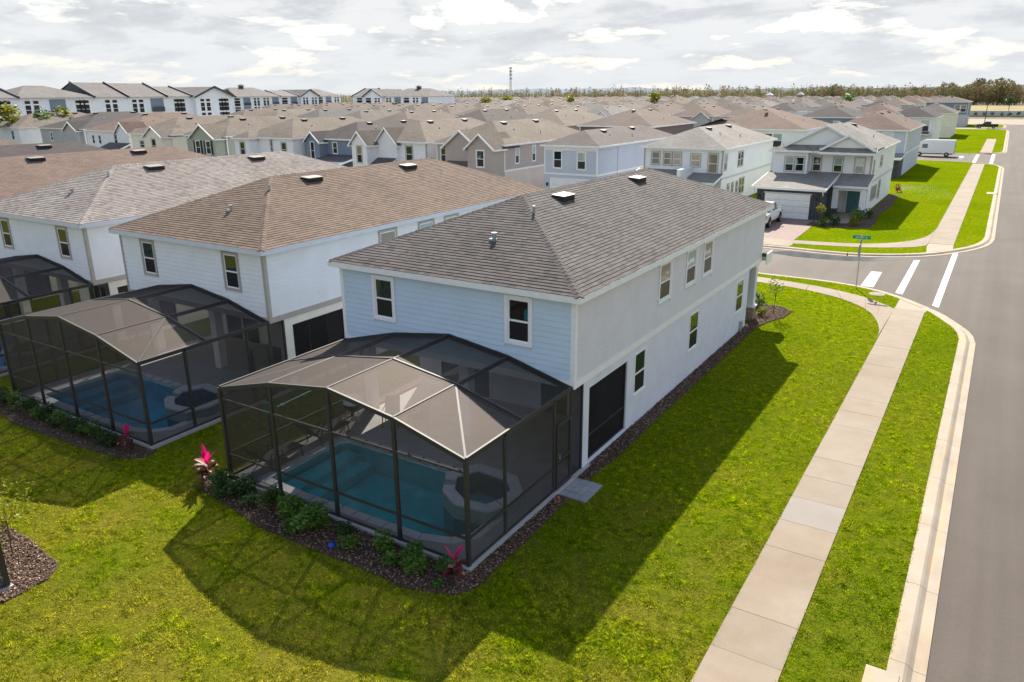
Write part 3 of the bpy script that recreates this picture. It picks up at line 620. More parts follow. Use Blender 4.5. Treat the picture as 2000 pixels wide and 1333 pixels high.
    if detail == 2:   # a room behind the rear windows
        g = MB(); g.box(-3.3,-.3,2.6,2.66,ZU,ZE); g.box(-3.3,-3.24,.16,2.6,ZU,ZE); g.box(-.36,-.3,.16,2.6,ZU,ZE); g.box(-3.3,-.3,.16,2.6,3.02,3.08); g.build('bedroom', M['interior'], R_)
        g = MB(); g.box(-8.6,-5.6,2.6,2.66,ZU,ZE); g.box(-8.6,-8.54,.16,2.6,ZU,ZE); g.box(-5.66,-5.6,.16,2.6,ZU,ZE); g.box(-8.6,-5.6,.16,2.6,3.02,3.08); g.build('bedroom', M['interior'], R_)
    # roof
    x0, x1, y0, y1 = -W_-OV, OV, -OV, HL+OV
    rf = roof_mesh(hip_planes(x0,x1,y0,y1,ZT,RIDGE)).build('roof', M['dark_under'] if detail else M[shmat], R_)
    g = MB(); t_ = .035
    g.box(x0-t_,x1+t_,y0-t_,y0,ZE,ZT-.005); g.box(x0-t_,x1+t_,y1,y1+t_,ZE,ZT-.005); g.box(x0-t_,x0,y0,y1,ZE,ZT-.005); g.box(x1,x1+t_,y0,y1,ZE,ZT-.005); g.build('fascia', M[fascia], R_)
    g = MB(); g.box(x0,x1,y0,.0,ZE-.0,ZE+.02); g.box(x0,x1,HL,y1,ZE,ZE+.02); g.box(x0,-W_,.0,HL,ZE,ZE+.02); g.box(0,x1,0,HL,ZE,ZE+.02); g.build('soffit', M['white'], R_)
    if detail:
        c_, s_ = math.cos(SLOPE), math.sin(SLOPE); hh = HALF
        slopes = [(Vector((x1,y0,ZT)), Vector((0,1,0)), Vector((-c_,0,s_)), Vector((s_,0,c_)), lambda v: (v*c_, (y1-y0)-v*c_)),
                  (Vector((x0,y0,ZT)), Vector((1,0,0)), Vector((0,c_,s_)), Vector((0,-s_,c_)), lambda v: (v*c_, (x1-x0)-v*c_)),
                  (Vector((x0,y1,ZT)), Vector((0,-1,0)), Vector((c_,0,s_)), Vector((-s_,0,c_)), lambda v: (v*c_, (y1-y0)-v*c_)),
                  (Vector((x1,y1,ZT)), Vector((-1,0,0)), Vector((0,-c_,s_)), Vector((0,s_,c_)), lambda v: (v*c_, (x1-x0)-v*c_))]
        alltabs = []
        for O, u, v, n, sp in slopes:
            for tb in shingle_slope(O, u, v, n, sp, SLEN):
                ctr = O+u*((tb[0]+tb[1])/2)+v*tb[2]+Vector((xo,yo,0)); alltabs.append(((ctr-CAM).length, O, u, v, n, tb))
        alltabs.sort(key=lambda q: q[0]); cut = 300 if detail == 2 else 0
        g = MB()
        for d_, O, u, v, n, tb in alltabs[cut:]:
            vs, fs = tab_verts(O, u, v, n, *tb); g.add(vs, fs)
        tag(g.build('shingles', M[shmat], R_), kind='stuff')
        if cut:
            um, uf = tab_verts(Vector((0,0,0)), Vector((1,0,0)), Vector((0,1,0)), Vector((0,0,1)), 0, 1, 0, (.177)); b = MB(); b.add(um, uf); o_ = b.build('shingle', M[shmat]); me = o_.data; bpy.data.objects.remove(o_)
            for d_, O, u, v, n, tb in alltabs[:cut]:
                o_ = inst(me, 'shingle', R_); p = O+u*tb[0]+v*tb[2]
                o_.matrix_local = Matrix(((u.x,v.x,n.x,p.x),(u.y,v.y,n.y,p.y),(u.z,v.z,n.z,p.z),(0,0,0,1))) @ Matrix.Diagonal((tb[1]-tb[0], (tb[3]-tb[2])/(.177), 1, 1))
        # ridge and hip caps
        xm = (x0+x1)/2; A, B = Vector((xm,y0+hh,RIDGE)), Vector((xm,y1-hh,RIDGE)); cm = M[capmat or shmat]; joined = MB()
        runs = [(Vector((x1,y0,ZT)), A), (Vector((x0,y0,ZT)), A), (Vector((x1,y1,ZT)), B), (Vector((x0,y1,ZT)), B), (A, B)]
        for k, (p, q) in enumerate(runs):
            d = (q-p); n_ = int(d.length/.2); d.normalize(); sv = d.cross(Vector((0,0,1))).normalized(); drop = .055 if k == 4 else .042
            for i in range(n_):
                a = p+(q-p)*(i/n_); b_ = p+(q-p)*((i+1.25)/n_); vs, fs = cap_verts(a, b_, (sv,-sv,drop,drop), Vector((0,0,1)))
                if detail == 2 and k in (0, 4): c = MB(); c.add(vs, fs); c.build('ridge_cap' if k == 4 else 'hip_cap', cm, R_)
                else: joined.add(vs, fs)
        tag(joined.build('hip_caps', cm, R_), kind='stuff')
    zs = lambda x: RIDGE-(x-(x0+x1)/2)*math.tan(SLOPE)
    xv = (x0+x1)/2+.62
    for yv in (6.35, 13.1): vent_box(R_, xv, yv, zs(xv)+.02)
    # plumbing vents on the rear hip
    zh = lambda y: ZT+(y-y0)*math.tan(SLOPE)
    g = MB(); p = Vector((-3.95,1.9,zh(1.9))); g.tube([p-Vector((0,0,.1)), p+Vector((0,0,.15))], .07, 10); g.tube([p+Vector((0,0,.15)), p+Vector((0,0,.21))], .095, 10); g.box(p.x-.12,p.x+.12,p.y-.14,p.y+.10,p.z-.06,p.z+.02); g.build('vent_pipe', M['pipe'], R_)
    g = MB(); p = Vector((-3.45,3.55,zh(3.55))); g.tube([p-Vector((0,0,.1)), p+Vector((0,0,.22))], .05, 8); g.build('vent_pipe', M['pipe'], R_)
    return R_
H1 = near_house('house', 0, 0, 'two-storey pale blue-grey house at the road corner, charcoal shingle roof', 'greyblue', 'greyblue2', 'stucco_pale', 'white', 'white', 'sh_main', 2)
H2 = near_house('house', -12.87, 0, 'white two-storey house with tan-brown shingle roof beside the blue-grey corner house', 'siding_white', 'siding_white', 'stucco_cream', 'white', 'greige', 'sh_brown', 1, belt='greige', fascia='fascia_grey')
H3 = near_house('house', -24.60, 0, 'white two-storey house with light grey shingle roof, left of the brown-roofed one', 'siding_white', 'siding_white', 'stucco_cream', 'white', 'greige', 'sh_grey', 1, belt='greige', fascia='fascia_grey')
H4 = near_house('house', -36.5, 0, 'house under a reddish-brown hip roof rising behind the light grey shingle roof', 'siding_white', 'siding_white', 'stucco_cream', 'white', 'greige', 'rt_red', 0, belt='greige')
H5 = near_house('house', -48.6, 0, 'house under a dark purplish-brown roof at the far left edge of the near row', 'siding_white', 'siding_white', 'stucco_cream', 'white', 'greige', 'rt_dark', 0, belt='greige')
for i, x in enumerate((-61.0,)): near_house('house', x, 0, 'brown-roofed house of the near row at the far left edge, behind the dark purplish roof', 'siding_white', 'siding_white', 'stucco_cream', 'white', 'greige', ('rt_brown','rt_grey','rt_tan')[i], 0)
# turquoise cover seen through the rear bedroom window
b = MB(); b.box(-1.84,-1.0,.19,1.1,4.55,5.04); b.build('folded_cover', M['teal_cloth'], bevel=.08); tag(bpy.data.objects['folded_cover'], 'turquoise bundle seen through the rear upstairs window near the house corner', 'bedding')
b = MB(); b.box(-2.05,-.85,.22,2.4,3.09,4.54); b.build('bunk_bed', M['interior'], bevel=.03); tag(bpy.data.objects['bunk_bed'], 'dark bed frame under the turquoise bundle inside the upstairs window', 'bed')
# ================================================================== POOL CAGES, POOLS, DECKS
from mathutils.geometry import tessellate_polygon
XL, XR, CD, CE = -8.90, -.04, 5.33, 2.98
AX = (XL, -6.69, -4.44, -2.22, XR); AZ = (CE, 3.56, 3.88, 3.56, CE); BASE = .10
def cage(name, xo, label, door=True):
    R_ = thing(name, label, 'pool cage', (xo,0,0)); fr = M['frame']
    def member(nm, a, b_, w, h=None): g = MB(); g.bar(a, b_, w, h); return g.build(nm, fr, R_)
    def panel(*P, mat='screen'): g = MB(); g.add(P, [tuple(range(len(P)))]); return g.build('screen_panel', M[mat], R_)
    for i, x in enumerate(AX): member('post', (x,-CD,BASE), (x,-CD,AZ[i]), .105 if 0 < i < 4 else .10, .07 if 0 < i < 4 else .10)
    ym = -2.72
    for i in range(4):
        a, b_ = AX[i], AX[i+1]; e = .05
        for z in (.85, 2.64): member('rail', (a+e,-CD,z), (b_-e,-CD,z), .05, .055)
        member('bottom_rail', (a+e,-CD,BASE+.03), (b_-e,-CD,BASE+.03), .05, .05)
        for y in (-CD, ym, -.07): member('arch_beam', (a,y,AZ[i]-.03), (b_,y,AZ[i+1]-.03), .06, .16 if y > -CD else .12)
        yf = -CD-.02
        panel((a,yf,BASE),(b_,yf,BASE),(b_,yf,.85),(a,yf,.85)); panel((a,yf,.85),(b_,yf,.85),(b_,yf,2.64),(a,yf,2.64)); panel((a,yf,2.64),(b_,yf,2.64),(b_,yf,AZ[i+1]),(a,yf,AZ[i]))
        for y0, y1 in ((-CD,ym),(ym,-.05)): panel((a,y0,AZ[i]+.022),(b_,y0,AZ[i+1]+.022),(b_,y1,AZ[i+1]+.022),(a,y1,AZ[i]+.022))
    for i in range(1,4):
        for y0, y1 in ((-CD,ym),(ym,-.07)): member('purlin', (AX[i],y0,AZ[i]-.03), (AX[i],y1,AZ[i]-.03), .06, .13)
    for x in (XL, XR): member('eave_beam', (x,-CD,CE), (x,-.05,CE), .06, .13)
    member('diagonal_brace', (AX[3],ym,AZ[3]), (XR,-CD,CE), .055, .06)
    member('diagonal_brace', (AX[1],ym,AZ[1]), (XL,-CD,CE), .045, .05)
    ys = (-CD, -3.66, -1.08, -.06)
    for x, sgn in ((XL,-1),(XR,1)):
        xp = x+.02*sgn
        for y in ys[1:]: member('post', (x,y,BASE), (x,y,CE), .06, .095)
        for a, b_ in zip(ys[:-1], ys[1:]):
            member('rail', (x,a+.05,.85), (x,b_-.05,.85), .05, .055); member('bottom_rail', (x,a+.05,BASE+.03), (x,b_-.05,BASE+.03), .05, .05)
            panel((xp,a,BASE),(xp,b_,BASE),(xp,b_,.85),(xp,a,.85)); panel((xp,a,.85),(xp,b_,.85),(xp,b_,CE),(xp,a,CE))
        member('brace_cable', (x,-CD+.05,2.6), (x,-3.7,.9), .012)
        member('post', (x,.62,BASE), (x,.62,ZU-.03), .05, .07); panel((xp-.02*sgn,-.06,BASE),(xp-.02*sgn,.66,BASE),(xp-.02*sgn,.66,2.93),(xp-.02*sgn,-.06,2.93), mat='screen_dense')
    if door:  # screen door leaf in the bay by the house
        x = XR+.045
        g = MB()
        g.box(x-.02,x+.02,-1.0,-.92,.13,2.2); g.box(x-.02,x+.02,-.22,-.14,.13,2.2); g.box(x-.02,x+.02,-.92,-.22,2.12,2.2); g.box(x-.02,x+.02,-.92,-.22,.13,.26); g.box(x-.02,x+.02,-.92,-.22,1.0,1.07); d = g.build('screen_door', fr, R_)
        g = MB(); g.box(x+.02,x+.06,-.90,-.86,1.1,1.22); g.build('door_handle', M['steel'], d)
    return R_
def pool(xo, label, wl, bas, deck_label):
    P = [(-7.75,-4.80),(-6.3,-4.88),(-3.6,-4.86),(-1.9,-4.80),(-1.15,-4.55),(-.80,-4.10),(-.80,-3.6),(-.80,-2.1),(-1.05,-1.75),(-1.6,-1.62),(-7.55,-1.62),(-7.8,-1.85)]
    Rp = thing('swimming_pool', label, 'pool', (xo,0,0)); n = len(P)
    def ring(Q, d):
        o_ = []; c = Vector((sum(p[0] for p in Q)/len(Q), sum(p[1] for p in Q)/len(Q)))
        for i in range(len(Q)):
            a, b_, c_ = Vector(Q[i-1]), Vector(Q[i]), Vector(Q[(i+1)%len(Q)]); e1 = (b_-a).normalized(); e2 = (c_-b_).normalized(); n1_ = Vector((e1.y,-e1.x)); n2_ = Vector((e2.y,-e2.x)); m_ = (n1_+n2_).normalized(); o_.append(tuple(b_+m_*(d/max(.5, m_.dot(n1_)))))
        return o_
    O = ring(P, .30)
    g = MB(); g.add([(x,y,.09) for x,y in P]+[(x,y,-.82) for x,y in P], [tuple(range(n,2*n))]+[(i,n+i,n+(i+1)%n,(i+1)%n) for i in range(n)]); g.build('basin', M[bas], Rp)
    g = MB(); g.box(-7.7,-7.0,-4.75,-1.68,-.8,-.25); g.box(-7.0,-6.5,-4.8,-1.65,-.8,-.5); g.build('entry_steps', M[bas], Rp)
    g = MB(); g.add([(x,y,.0) for x,y in P], [tuple(range(n))]); g.build('water', M[wl], Rp)
    for i in range(n):   # coping in stones
        j = (i+1)%n; a, b_, c, d = (Vector(q) for q in (P[i],P[j],O[j],O[i])); k = max(1, round((b_-a).length/.6))
        for q in range(k):
            t0, t1 = q/k+.008, (q+1)/k-.008; z = .118+random.uniform(-.003,.003); g = MB(); g.prism([tuple(p) for p in (a.lerp(b_,t0), d.lerp(c,t0), d.lerp(c,t1), a.lerp(b_,t1))], .06, z); g.build('coping_stone', M['coping'], Rp)
    D = thing('pool_deck', None, None, (xo,0,0)); D['kind'] = 'structure'
    outer = [(-9.03,-5.44),(.09,-5.44),(.09,1.06),(-.30,1.06),(-.30,3.9),(-8.7,3.9),(-8.7,1.06),(-9.03,1.06)]; O2 = ring(P, .295)
    tris = tessellate_polygon([[Vector((*p,0)) for p in outer], [Vector((*p,0)) for p in reversed(O2)]]); allp = outer+list(reversed(O2))
    g = MB(); g.add([(x,y,BASE) for x,y in allp], [tuple(t_) for t_ in tris]); m_ = len(outer); g.add([(x,y,BASE) for x,y in outer]+[(x,y,-.3) for x,y in outer], [(i,m_+i,m_+(i+1)%m_,(i+1)%m_) for i in range(m_)]); g.build('deck_slab', M['deck'], D)
    # raised spa
    Sp = thing('spa', deck_label, 'spa', (xo,0,0))
    Q = [(-3.0,-2.30),(-2.45,-3.20),(-1.75,-3.62),(-.72,-3.50),(-.42,-2.75),(-.52,-2.0),(-1.10,-1.38),(-2.5,-1.30)]; I = ring(Q, -.34); zt = .47
    for i in range(8):
        j = (i+1)%8; g = MB(); lo = i == 0
        a, b_, c, d = Vector(Q[i]), Vector(Q[j]), Vector(I[j]), Vector(I[i])
        g.prism([tuple(a), tuple(b_), tuple(c), tuple(d)], -.81, zt-.06); g.build('spa_wall', M['tile_teal'], Sp)
        if lo:
            for t0, t1 in ((0,.30),(.70,1)): g = MB(); g.prism([tuple(p) for p in (a.lerp(b_,t0), a.lerp(b_,t1), d.lerp(c,t1), d.lerp(c,t0))], zt-.057, zt); g.build('coping_stone', M['coping'], Sp)
        else: g = MB(); g.prism([tuple(p) for p in (a.lerp(b_,.006), a.lerp(b_,.994), d.lerp(c,.994), d.lerp(c,.006))], zt-.057, zt); g.build('coping_stone', M['coping'], Sp)
    g = MB(); g.add([(x,y,zt-.1) for x,y in I], [tuple(range(8))]); g.build('water', M[wl], Sp); g = MB(); g.add([(x,y,-.3) for x,y in I], [tuple(range(8))]); g.build('spa_floor', M[bas], Sp)
cage('screen_enclosure', 0, 'dark bronze screen pool cage attached to the blue-grey corner house')
cage('screen_enclosure', -12.87, 'dark bronze screen pool cage attached to the white house with the brown roof')
cage('screen_enclosure', -24.60, 'dark screen pool cage at the left edge below the light grey roof')
pool(0, 'teal pool inside the screen cage of the blue-grey corner house', 'water_teal', 'basin_teal', 'raised spa with pale coping in the corner house pool')
pool(-12.87, 'bright blue pool inside the screen cage behind the brown-roofed white house', 'water_blue', 'basin_blue', 'raised spa with pale coping in the blue pool')
pool(-24.60, 'blue pool inside the left-edge screen cage under the grey-roofed house', 'water_blue', 'basin_blue', 'spa in the pool at the left edge')
# the neighbour's cage: only its near corner post reaches into the picture
nb = cage('screen_enclosure', 0, 'dark screen cage corner at the lower left beside a mulch bed', door=False); nb.location = (-17.85,-17.03,0); nb.rotation_euler = (0,0,math.pi)
b = MB(); b.box(-18,-8.86,-17.2,-11.60,-.3,.08); structure(b.build('pool_deck', M['deck']))
# ---- things on the deck
def lounger(loc, rz, label):
    R_ = thing('sun_lounger', label, 'sun lounger', loc, rz); fab = M['black_fabric']
    g = MB(); g.box(-.31,.31,-.55,.85,.33,.37); g.build('seat', fab, R_)
    T = Matrix.Translation((0,-.55,.35)) @ Matrix.Rotation(math.radians(-48), 4, 'X'); g = MB(T); g.box(-.31,.31,-.75,0,-.02,.02); g.build('backrest', fab, R_)
    for x in (-.33,.33):
        g = MB(); g.bar((x,-.6,.34),(x,.88,.34),.04); g.build('side_rail', M['black'], R_)
        for y in (-.5,.75): g = MB(); g.tube([(x,y,.34),(x*1.05,y+.04,0)], .022, 6); g.build('leg', M['black'], R_)
        g = MB(); g.tube([(x,-.45,.36),(x,-.4,.55),(x,.0,.55),(x,.05,.36)], .02, 6); g.build('armrest', M['black'], R_)
    return R_
lounger((-8.36,-4.05,.1), 0, 'black sun lounger on the left of the teal pool deck near the front post')
lounger((-8.36,-1.95,.1), 0, 'second black sun lounger on the teal pool deck nearer the house')
def patio_chair(loc, rz, label):
    R_ = thing('patio_chair', label, 'chair', loc, rz); g = MB(); g.box(-.26,.26,-.25,.25,.41,.45); g.build('seat', M['black_fabric'], R_)
    T = Matrix.Translation((0,.24,.43)) @ Matrix.Rotation(math.radians(-12), 4, 'X'); g = MB(T); g.box(-.26,.26,-.02,.02,0,.55); g.build('backrest', M['black_fabric'], R_)
    for x in (-.25,.25):
        for y in (-.23,.23): g = MB(); g.tube([(x,y,.42),(x*1.08,y*1.1,0)], .018, 6); g.build('leg', M['black'], R_)
        g = MB(); g.tube([(x,-.23,.42),(x,-.22,.64),(x,.22,.66)], .018, 6); g.build('armrest', M['black'], R_)
patio_chair((-7.15,.05,.1), .5, 'black patio chair beside the kettle grill under the cage'); patio_chair((-6.2,.35,.1), -.4, 'black patio chair second from the kettle grill')
R_ = thing('kettle_grill', 'round grill with shiny white lid standing in the left rear of the teal pool cage', 'grill', (-8.15,-.75,.1))
def lathe(prof, n=18):
    v = []; f = []
    for r, z in prof: v += [(r*math.cos(2*math.pi*k/n), r*math.sin(2*math.pi*k/n), z) for k in range(n)]
    for i in range(len(prof)-1): f += [(i*n+k, i*n+(k+1)%n, (i+1)*n+(k+1)%n, (i+1)*n+k) for k in range(n)]
    return v, f
g = MB(); g.add(*lathe([(.02,.62),(.18,.65),(.30,.78),(.33,.92)])); g.build('bowl', M['black'], R_, smooth=True)
g = MB(); g.add(*lathe([(.34,.925),(.33,1.02),(.24,1.16),(.10,1.22),(.01,1.23)])); f_ = g.build('lid', M['white_gloss'], R_, smooth=True); g = MB(); g.tube([(-.08,0,1.22),(-.06,0,1.30),(.06,0,1.30),(.08,0,1.22)], .018, 6); g.build('handle', M['black'], f_)  # bright reflection on the lid put into its colour as white
for k in range(3): a = 2.1*k; g = MB(); g.tube([(.2*math.cos(a),.2*math.sin(a),.7),(.34*math.cos(a),.34*math.sin(a),0)], .016, 6); g.build('leg', M['steel'], R_)
g = MB(); g.add(*lathe([(.01,.3),(.2,.3),(.2,.32),(.01,.32)])); g.build('shelf', M['steel'], R_)
R_ = thing('skimmer_pole', 'teal telescopic pool pole hung along the left screen wall of the teal pool cage', 'pool pole', (-8.78,0,0))
g = MB(); g.tube([(0,-3.45,1.70),(0,-1.9,1.76)], .024, 8); g.build('pole', M['teal_paint'], R_); g = MB(); g.box(-.03,.05,-3.98,-3.74,1.6,2.0); g.build('brush_head', M['green_paint'], R_); g = MB(); g.tube([(0,-3.78,1.7),(0,-3.44,1.7)], .015, 6); g.build('grip', M['black'], R_)
for y in (-3.2,-2.3): g = MB(); g.box(-.10,.04,y-.03,y+.03,1.68,1.72); g.build('hook', M['steel'], R_)
# ================================================================== YARD: mulch, pavers, shrubs, grass
BEDS = [[(-9.0,-5.46),(-9.35,-5.2),(-9.75,-5.65),(-9.55,-6.25),(-8.4,-6.35),(-6.0,-6.75),(-4.2,-6.75),(-2.4,-6.7),(-.9,-6.75),(.25,-6.35),(.55,-5.9),(.52,-3.0),(.45,-1.05),(.09,-1.05),(.09,-5.46)],
        [(.09,.16),(.42,.16),(.55,2.5),(.50,6),(.52,12),(.5,18.2),(.75,19.6),(1.3,21.0),(1.35,22.3),(.5,23.0),(-1.2,22.6),(-1.4,21.5),(-.02,21.4),(-.02,.16)],
        [(-21.9,-5.46),(-22.6,-5.5),(-22.5,-6.2),(-19,-6.75),(-15,-6.55),(-13.0,-6.35),(-12.5,-5.9),(-12.55,-5.3),(-12.78,-5.46)],
        [(-17.9,-11.55),(-17.9,-10.2),(-10.6,-10.35),(-8.85,-10.55),(-8.5,-11.0),(-8.45,-12.5),(-8.55,-17),(-8.83,-17),(-8.83,-11.55)],
        [(-8.98,-.2),(-9.7,-.5),(-9.75,3.5),(-9.6,18),(-8.98,18)],
        [(-4.0,51.0),(-1.2,50.9),(.9,52.0),(1.0,55),(.55,60),(.9,66),(.5,77),(-.4,77),(-.4,60.4),(-.9,57.3),(-1.0,53.5),(-2.9,53.1),(-3.9,53.5)]]
chips_v, chips_f = [], []
def inpoly(x, y, P):
    c = False
    for i in range(len(P)):
        (x1,y1),(x2,y2) = P[i-1], P[i]
        if (y1 > y) != (y2 > y) and x < (x2-x1)*(y-y1)/(y2-y1)+x1: c = not c
    return c
for bi, P in enumerate(BEDS):
    g = MB(); n = len(P); g.add([(x,y,.03) for x,y in P]+[(x,y,-.05) for x,y in P], [tuple(range(n))]+[(i,n+i,n+(i+1)%n,(i+1)%n) for i in range(n)]); structure(g.build('mulch_bed', M['mulch']))
    xs = [p[0] for p in P]; ys = [p[1] for p in P]; area = (max(xs)-min(xs))*(max(ys)-min(ys)); dens = 430 if bi in (0,1,3) else (90 if bi != 5 else 30)
    for _ in range(int(area*dens)):
        x, y = random.uniform(min(xs)-.1,max(xs)+.1), random.uniform(min(ys)-.1,max(ys)+.1)
        if not inpoly(x, y, P): continue
        a = random.uniform(0,6.28); l = random.uniform(.022,.058); w = l*random.uniform(.3,.6); z = .035+random.uniform(0,.035); tl = random.uniform(-.5,.5); k = len(chips_v)
        dx, dy = math.cos(a), math.sin(a)
        chips_v += [(x-dx*l,y-dy*l,z-tl*l), (x+dx*l,y+dy*l,z+tl*l), (x-dy*w,y+dx*w,z+.012), (x+dy*w,y-dx*w,z+.018), ]
        chips_f += [(k,k+3,k+1),(k,k+1,k+2),(k,k+2,k+3),(k+3,k+2,k+1)]
raw('mulch_chips', np.array(chips_v), np.array(chips_f), M['chip'], kind='stuff')
R_ = thing('paver_pad', 'small grey-blue paver landing at the screen door of the corner house cage', 'paver pad', (.11,-1.02,0))
M['paver_grey'] = walk_mat('grey_blue_paver', (.20,.21,.235), (.36,.37,.40), .3)
for i in range(4):
    y = 0
    for j in range(4):
        w = .29; g = MB(); g.box(i*.215,i*.215+.205,j*w+(i%2)*.0,j*w+w-.01,-.05,.045+random.uniform(0,.01)); g.build('paver', M['paver_grey'], R_)
def leaf_cloud(n, rx, ry, rz, size, seedv, flat=.3, shell=.55, zoff=0):
    rs = np.random.default_rng(seedv); v = []; f = []
    lob = [(rs.uniform(-.4,.4)*rx, rs.uniform(-.4,.4)*ry, rs.uniform(.25,.85)*rz, rs.uniform(.45,.75)) for _ in range(6)]
    for i in range(n):
        lx, ly, lz, lr = lob[rs.integers(6)]; d = rs.normal(size=3); d /= np.linalg.norm(d); r = lr*(shell+(1-shell)*rs.random())
        p = np.array([lx+d[0]*rx*r, ly+d[1]*ry*r, max(.02, lz+d[2]*rz*r*.6)+zoff]); t = rs.normal(size=3); t[2] *= flat; t += d*.5; t /= np.linalg.norm(t); b_ = np.cross(t, rs.normal(size=3)); b_ /= np.linalg.norm(b_)+1e-9
        s = size*rs.uniform(.6,1.25); k = len(v); v += [p-t*s*.5, p+b_*s*.3, p+t*s*.6, p-b_*s*.3]; f.append((k,k+1,k+2,k+3))
    return np.array(v), np.array(f)
def shrub(x, y, r, h, label, mat='leaf_mid', n=420, size=.075, seedv=1, name='shrub', cat='shrub', group=None, z=.03):
    R_ = thing(name, label, cat, (x,y,z), 0, group); v, f = leaf_cloud(n, r, r, h, size, seedv); raw('foliage', v, f, M[mat], R_)
    g = MB()
    for k in range(4): a = k*1.6+seedv; g.tube([(0,0,0),(r*.45*math.cos(a),r*.45*math.sin(a),h*.6)], [.018,.008], 5)
    g.build('stems', M['bark'], R_); return R_
def big_leaf(L_, w, arch):
    v = []; f = []; n = 5
    for i in range(n+1):
        t_ = i/n; ww = w*math.sin(math.pi*min(1,(t_*.9+.08)))**.8; x = L_*math.cos(arch*t_*.7)*t_; z = L_*t_*math.sin(1.0-arch*t_)
        v += [(x,-ww,z+.15*ww),(x,0,z-.1*ww),(x,ww,z+.15*ww)]
    for i in range(n): a = i*3; f += [(a,a+1,a+4,a+3),(a+1,a+2,a+5,a+4)]
    return v, f
def cordyline(x, y, h, label, pink=6, pale=5, maroon=12, seedv=0, sc_=1.0):
    rs = random.Random(seedv); R_ = thing('ti_plant', label, 'plant', (x,y,.03)); g = MB(); g.tube([(0,0,0),(.02,.01,h*.5),(0,.02,h)], [.025,.02,.015], 6); g.build('stem', M['bark'], R_)
    for k in range(pink+pale+maroon):
        kind = 'leaf_pink' if k < pink else ('leaf_rose' if k < pink+pale else 'leaf_maroon')
        L_ = rs.uniform(.30,.42)*sc_; arch = rs.uniform(.1,.5) if kind == 'leaf_pink' else rs.uniform(.6,1.5); v, f = big_leaf(L_, .065*sc_, arch); g = MB(); g.add(v, f)
        o = g.build('leaf', M[kind], R_); o.location = (0,0,h-.02-(.0 if k < pink else rs.uniform(.05,h*.6))); o.rotation_euler = (0, (-.45 if k < pink else .1), rs.uniform(0,6.28))
    return R_
cordyline(-9.25,-5.85,.62,'hot pink ti plant at the sunny left front corner of the teal pool cage',6,6,12,1,1.25)
cordyline(.02,-5.98,.66,'pink and maroon ti plant at the near right corner of the teal pool cage',4,4,14,2,1.0)
cordyline(-13.25,-5.95,.62,'red ti plant at the near corner of the blue pool cage',3,3,14,3,1.1)
for i, (x, y, r, h, mt_, lb) in enumerate(((-8.55,-5.95,.50,.55,'leaf_dark','dark shrub beside the hot pink ti plant under the teal pool cage'),(-7.75,-5.95,.45,.5,'leaf_dark','dark shrub second from the hot pink ti plant'),(-6.35,-6.0,.42,.5,'leaf_dark','dark shrub below the second cage post of the teal pool'),
        (-5.55,-6.05,.50,.55,'leaf_mid','bright green shrub left of the bed\'s middle'),(-4.65,-6.15,.52,.58,'leaf_mid','largest bright green shrub in the middle of the cage bed'),(-2.3,-5.85,.32,.45,'leaf_mid','small upright green shrub on bare mulch before the teal pool'),(-1.15,-6.0,.45,.52,'leaf_mid','bright green shrub left of the pink ti plant near the cage corner'),(-.25,-6.35,.14,.2,'leaf_mid','tiny green sprout at the foot of the near corner ti plant'),(.3,-1.45,.12,.12,'leaf_rose','tiny reddish plant in the mulch beside the paver pad'))):
    shrub(x, y, r*1.12, h*1.1, lb, mt_, int(1000*r*r/.25)+60, .10, i+11)
for i, (x, y, r, h, lb) in enumerate(((-7.05,-6.2,.34,.42,'dark low shrub between the second and third plants from the hot pink one'),(-3.75,-5.85,.30,.36,'small dark shrub right of the largest bright green shrub'),(-5.05,-6.42,.3,.34,'low green plant at the lawn edge before the largest bright green shrub'),(-8.2,-6.25,.26,.3,'small dark plant at the lawn edge right of the hot pink ti plant'))): shrub(x, y, r, h, lb, 'leaf_dark' if i != 2 else 'leaf_mid', 260, .09, 500+i)
for i, (x, y, r, h, lb) in enumerate(((-3.15,-6.2,.36,.42,'bright green shrub between the blue cap and the small upright shrub'),(-1.75,-6.25,.30,.36,'low green shrub at the lawn edge left of the near corner ti plant'),(-.45,-5.75,.26,.34,'small green shrub against the cage beside the near corner ti plant'))): shrub(x, y, r, h, lb, 'leaf_mid', 280, .09, 520+i)
for i in range(15):
    x = -22.0+i*.56; shrub(x, -6.0+.07*math.sin(i*2.1), .40+.06*math.sin(i*1.7), .55+.08*math.sin(i*2.9), f'dark hedge shrub before the blue pool cage, {ORD[14-i]} from the red ti plant', 'leaf_dark' if i%3 else 'leaf_mid', 480, .085, 40+i, group='hedge shrubs before the blue pool cage')
shrub(-13.15,-6.55,.2,.25,'small green plant on the mulch in front of the red ti plant','leaf_mid',90,.07,70)
shrub(-9.05,-6.35,.30,.28,'low yellow-green plant at the foot of the hot pink ti plant','leaf_yellow',260,.07,71)
def small_tree(x, y, h, r, label, mat='leaf_mid', n=420, size=.12, seedv=5, name='young_tree', hz_=None, trunk=.03):
    R_ = thing(name, label, 'tree', (x,y,0)); g = MB(); g.tube([(0,0,0),(.03,.02,h*.45),(0,.05,h*.75)], [trunk,trunk*.8,trunk*.5], 7)
    for k in range(5): a = 1.25*k+seedv; g.tube([(0,.03,h*(.45+.06*k)),(r*.7*math.cos(a),r*.7*math.sin(a),h*(.7+.05*k))], [trunk*.5,trunk*.2], 5)
    g.build('trunk', M['bark'], R_); v, f = leaf_cloud(n, r, r, (hz_ or h*.5), size, seedv, zoff=h*.5); raw('crown', v, f, M[mat], R_); return R_
small_tree(-10.3,-10.95,1.75,.95,'thin yellow-green sapling in the mulch bed at the lower left edge','leaf_yellow',620,.10,6,trunk=.018)
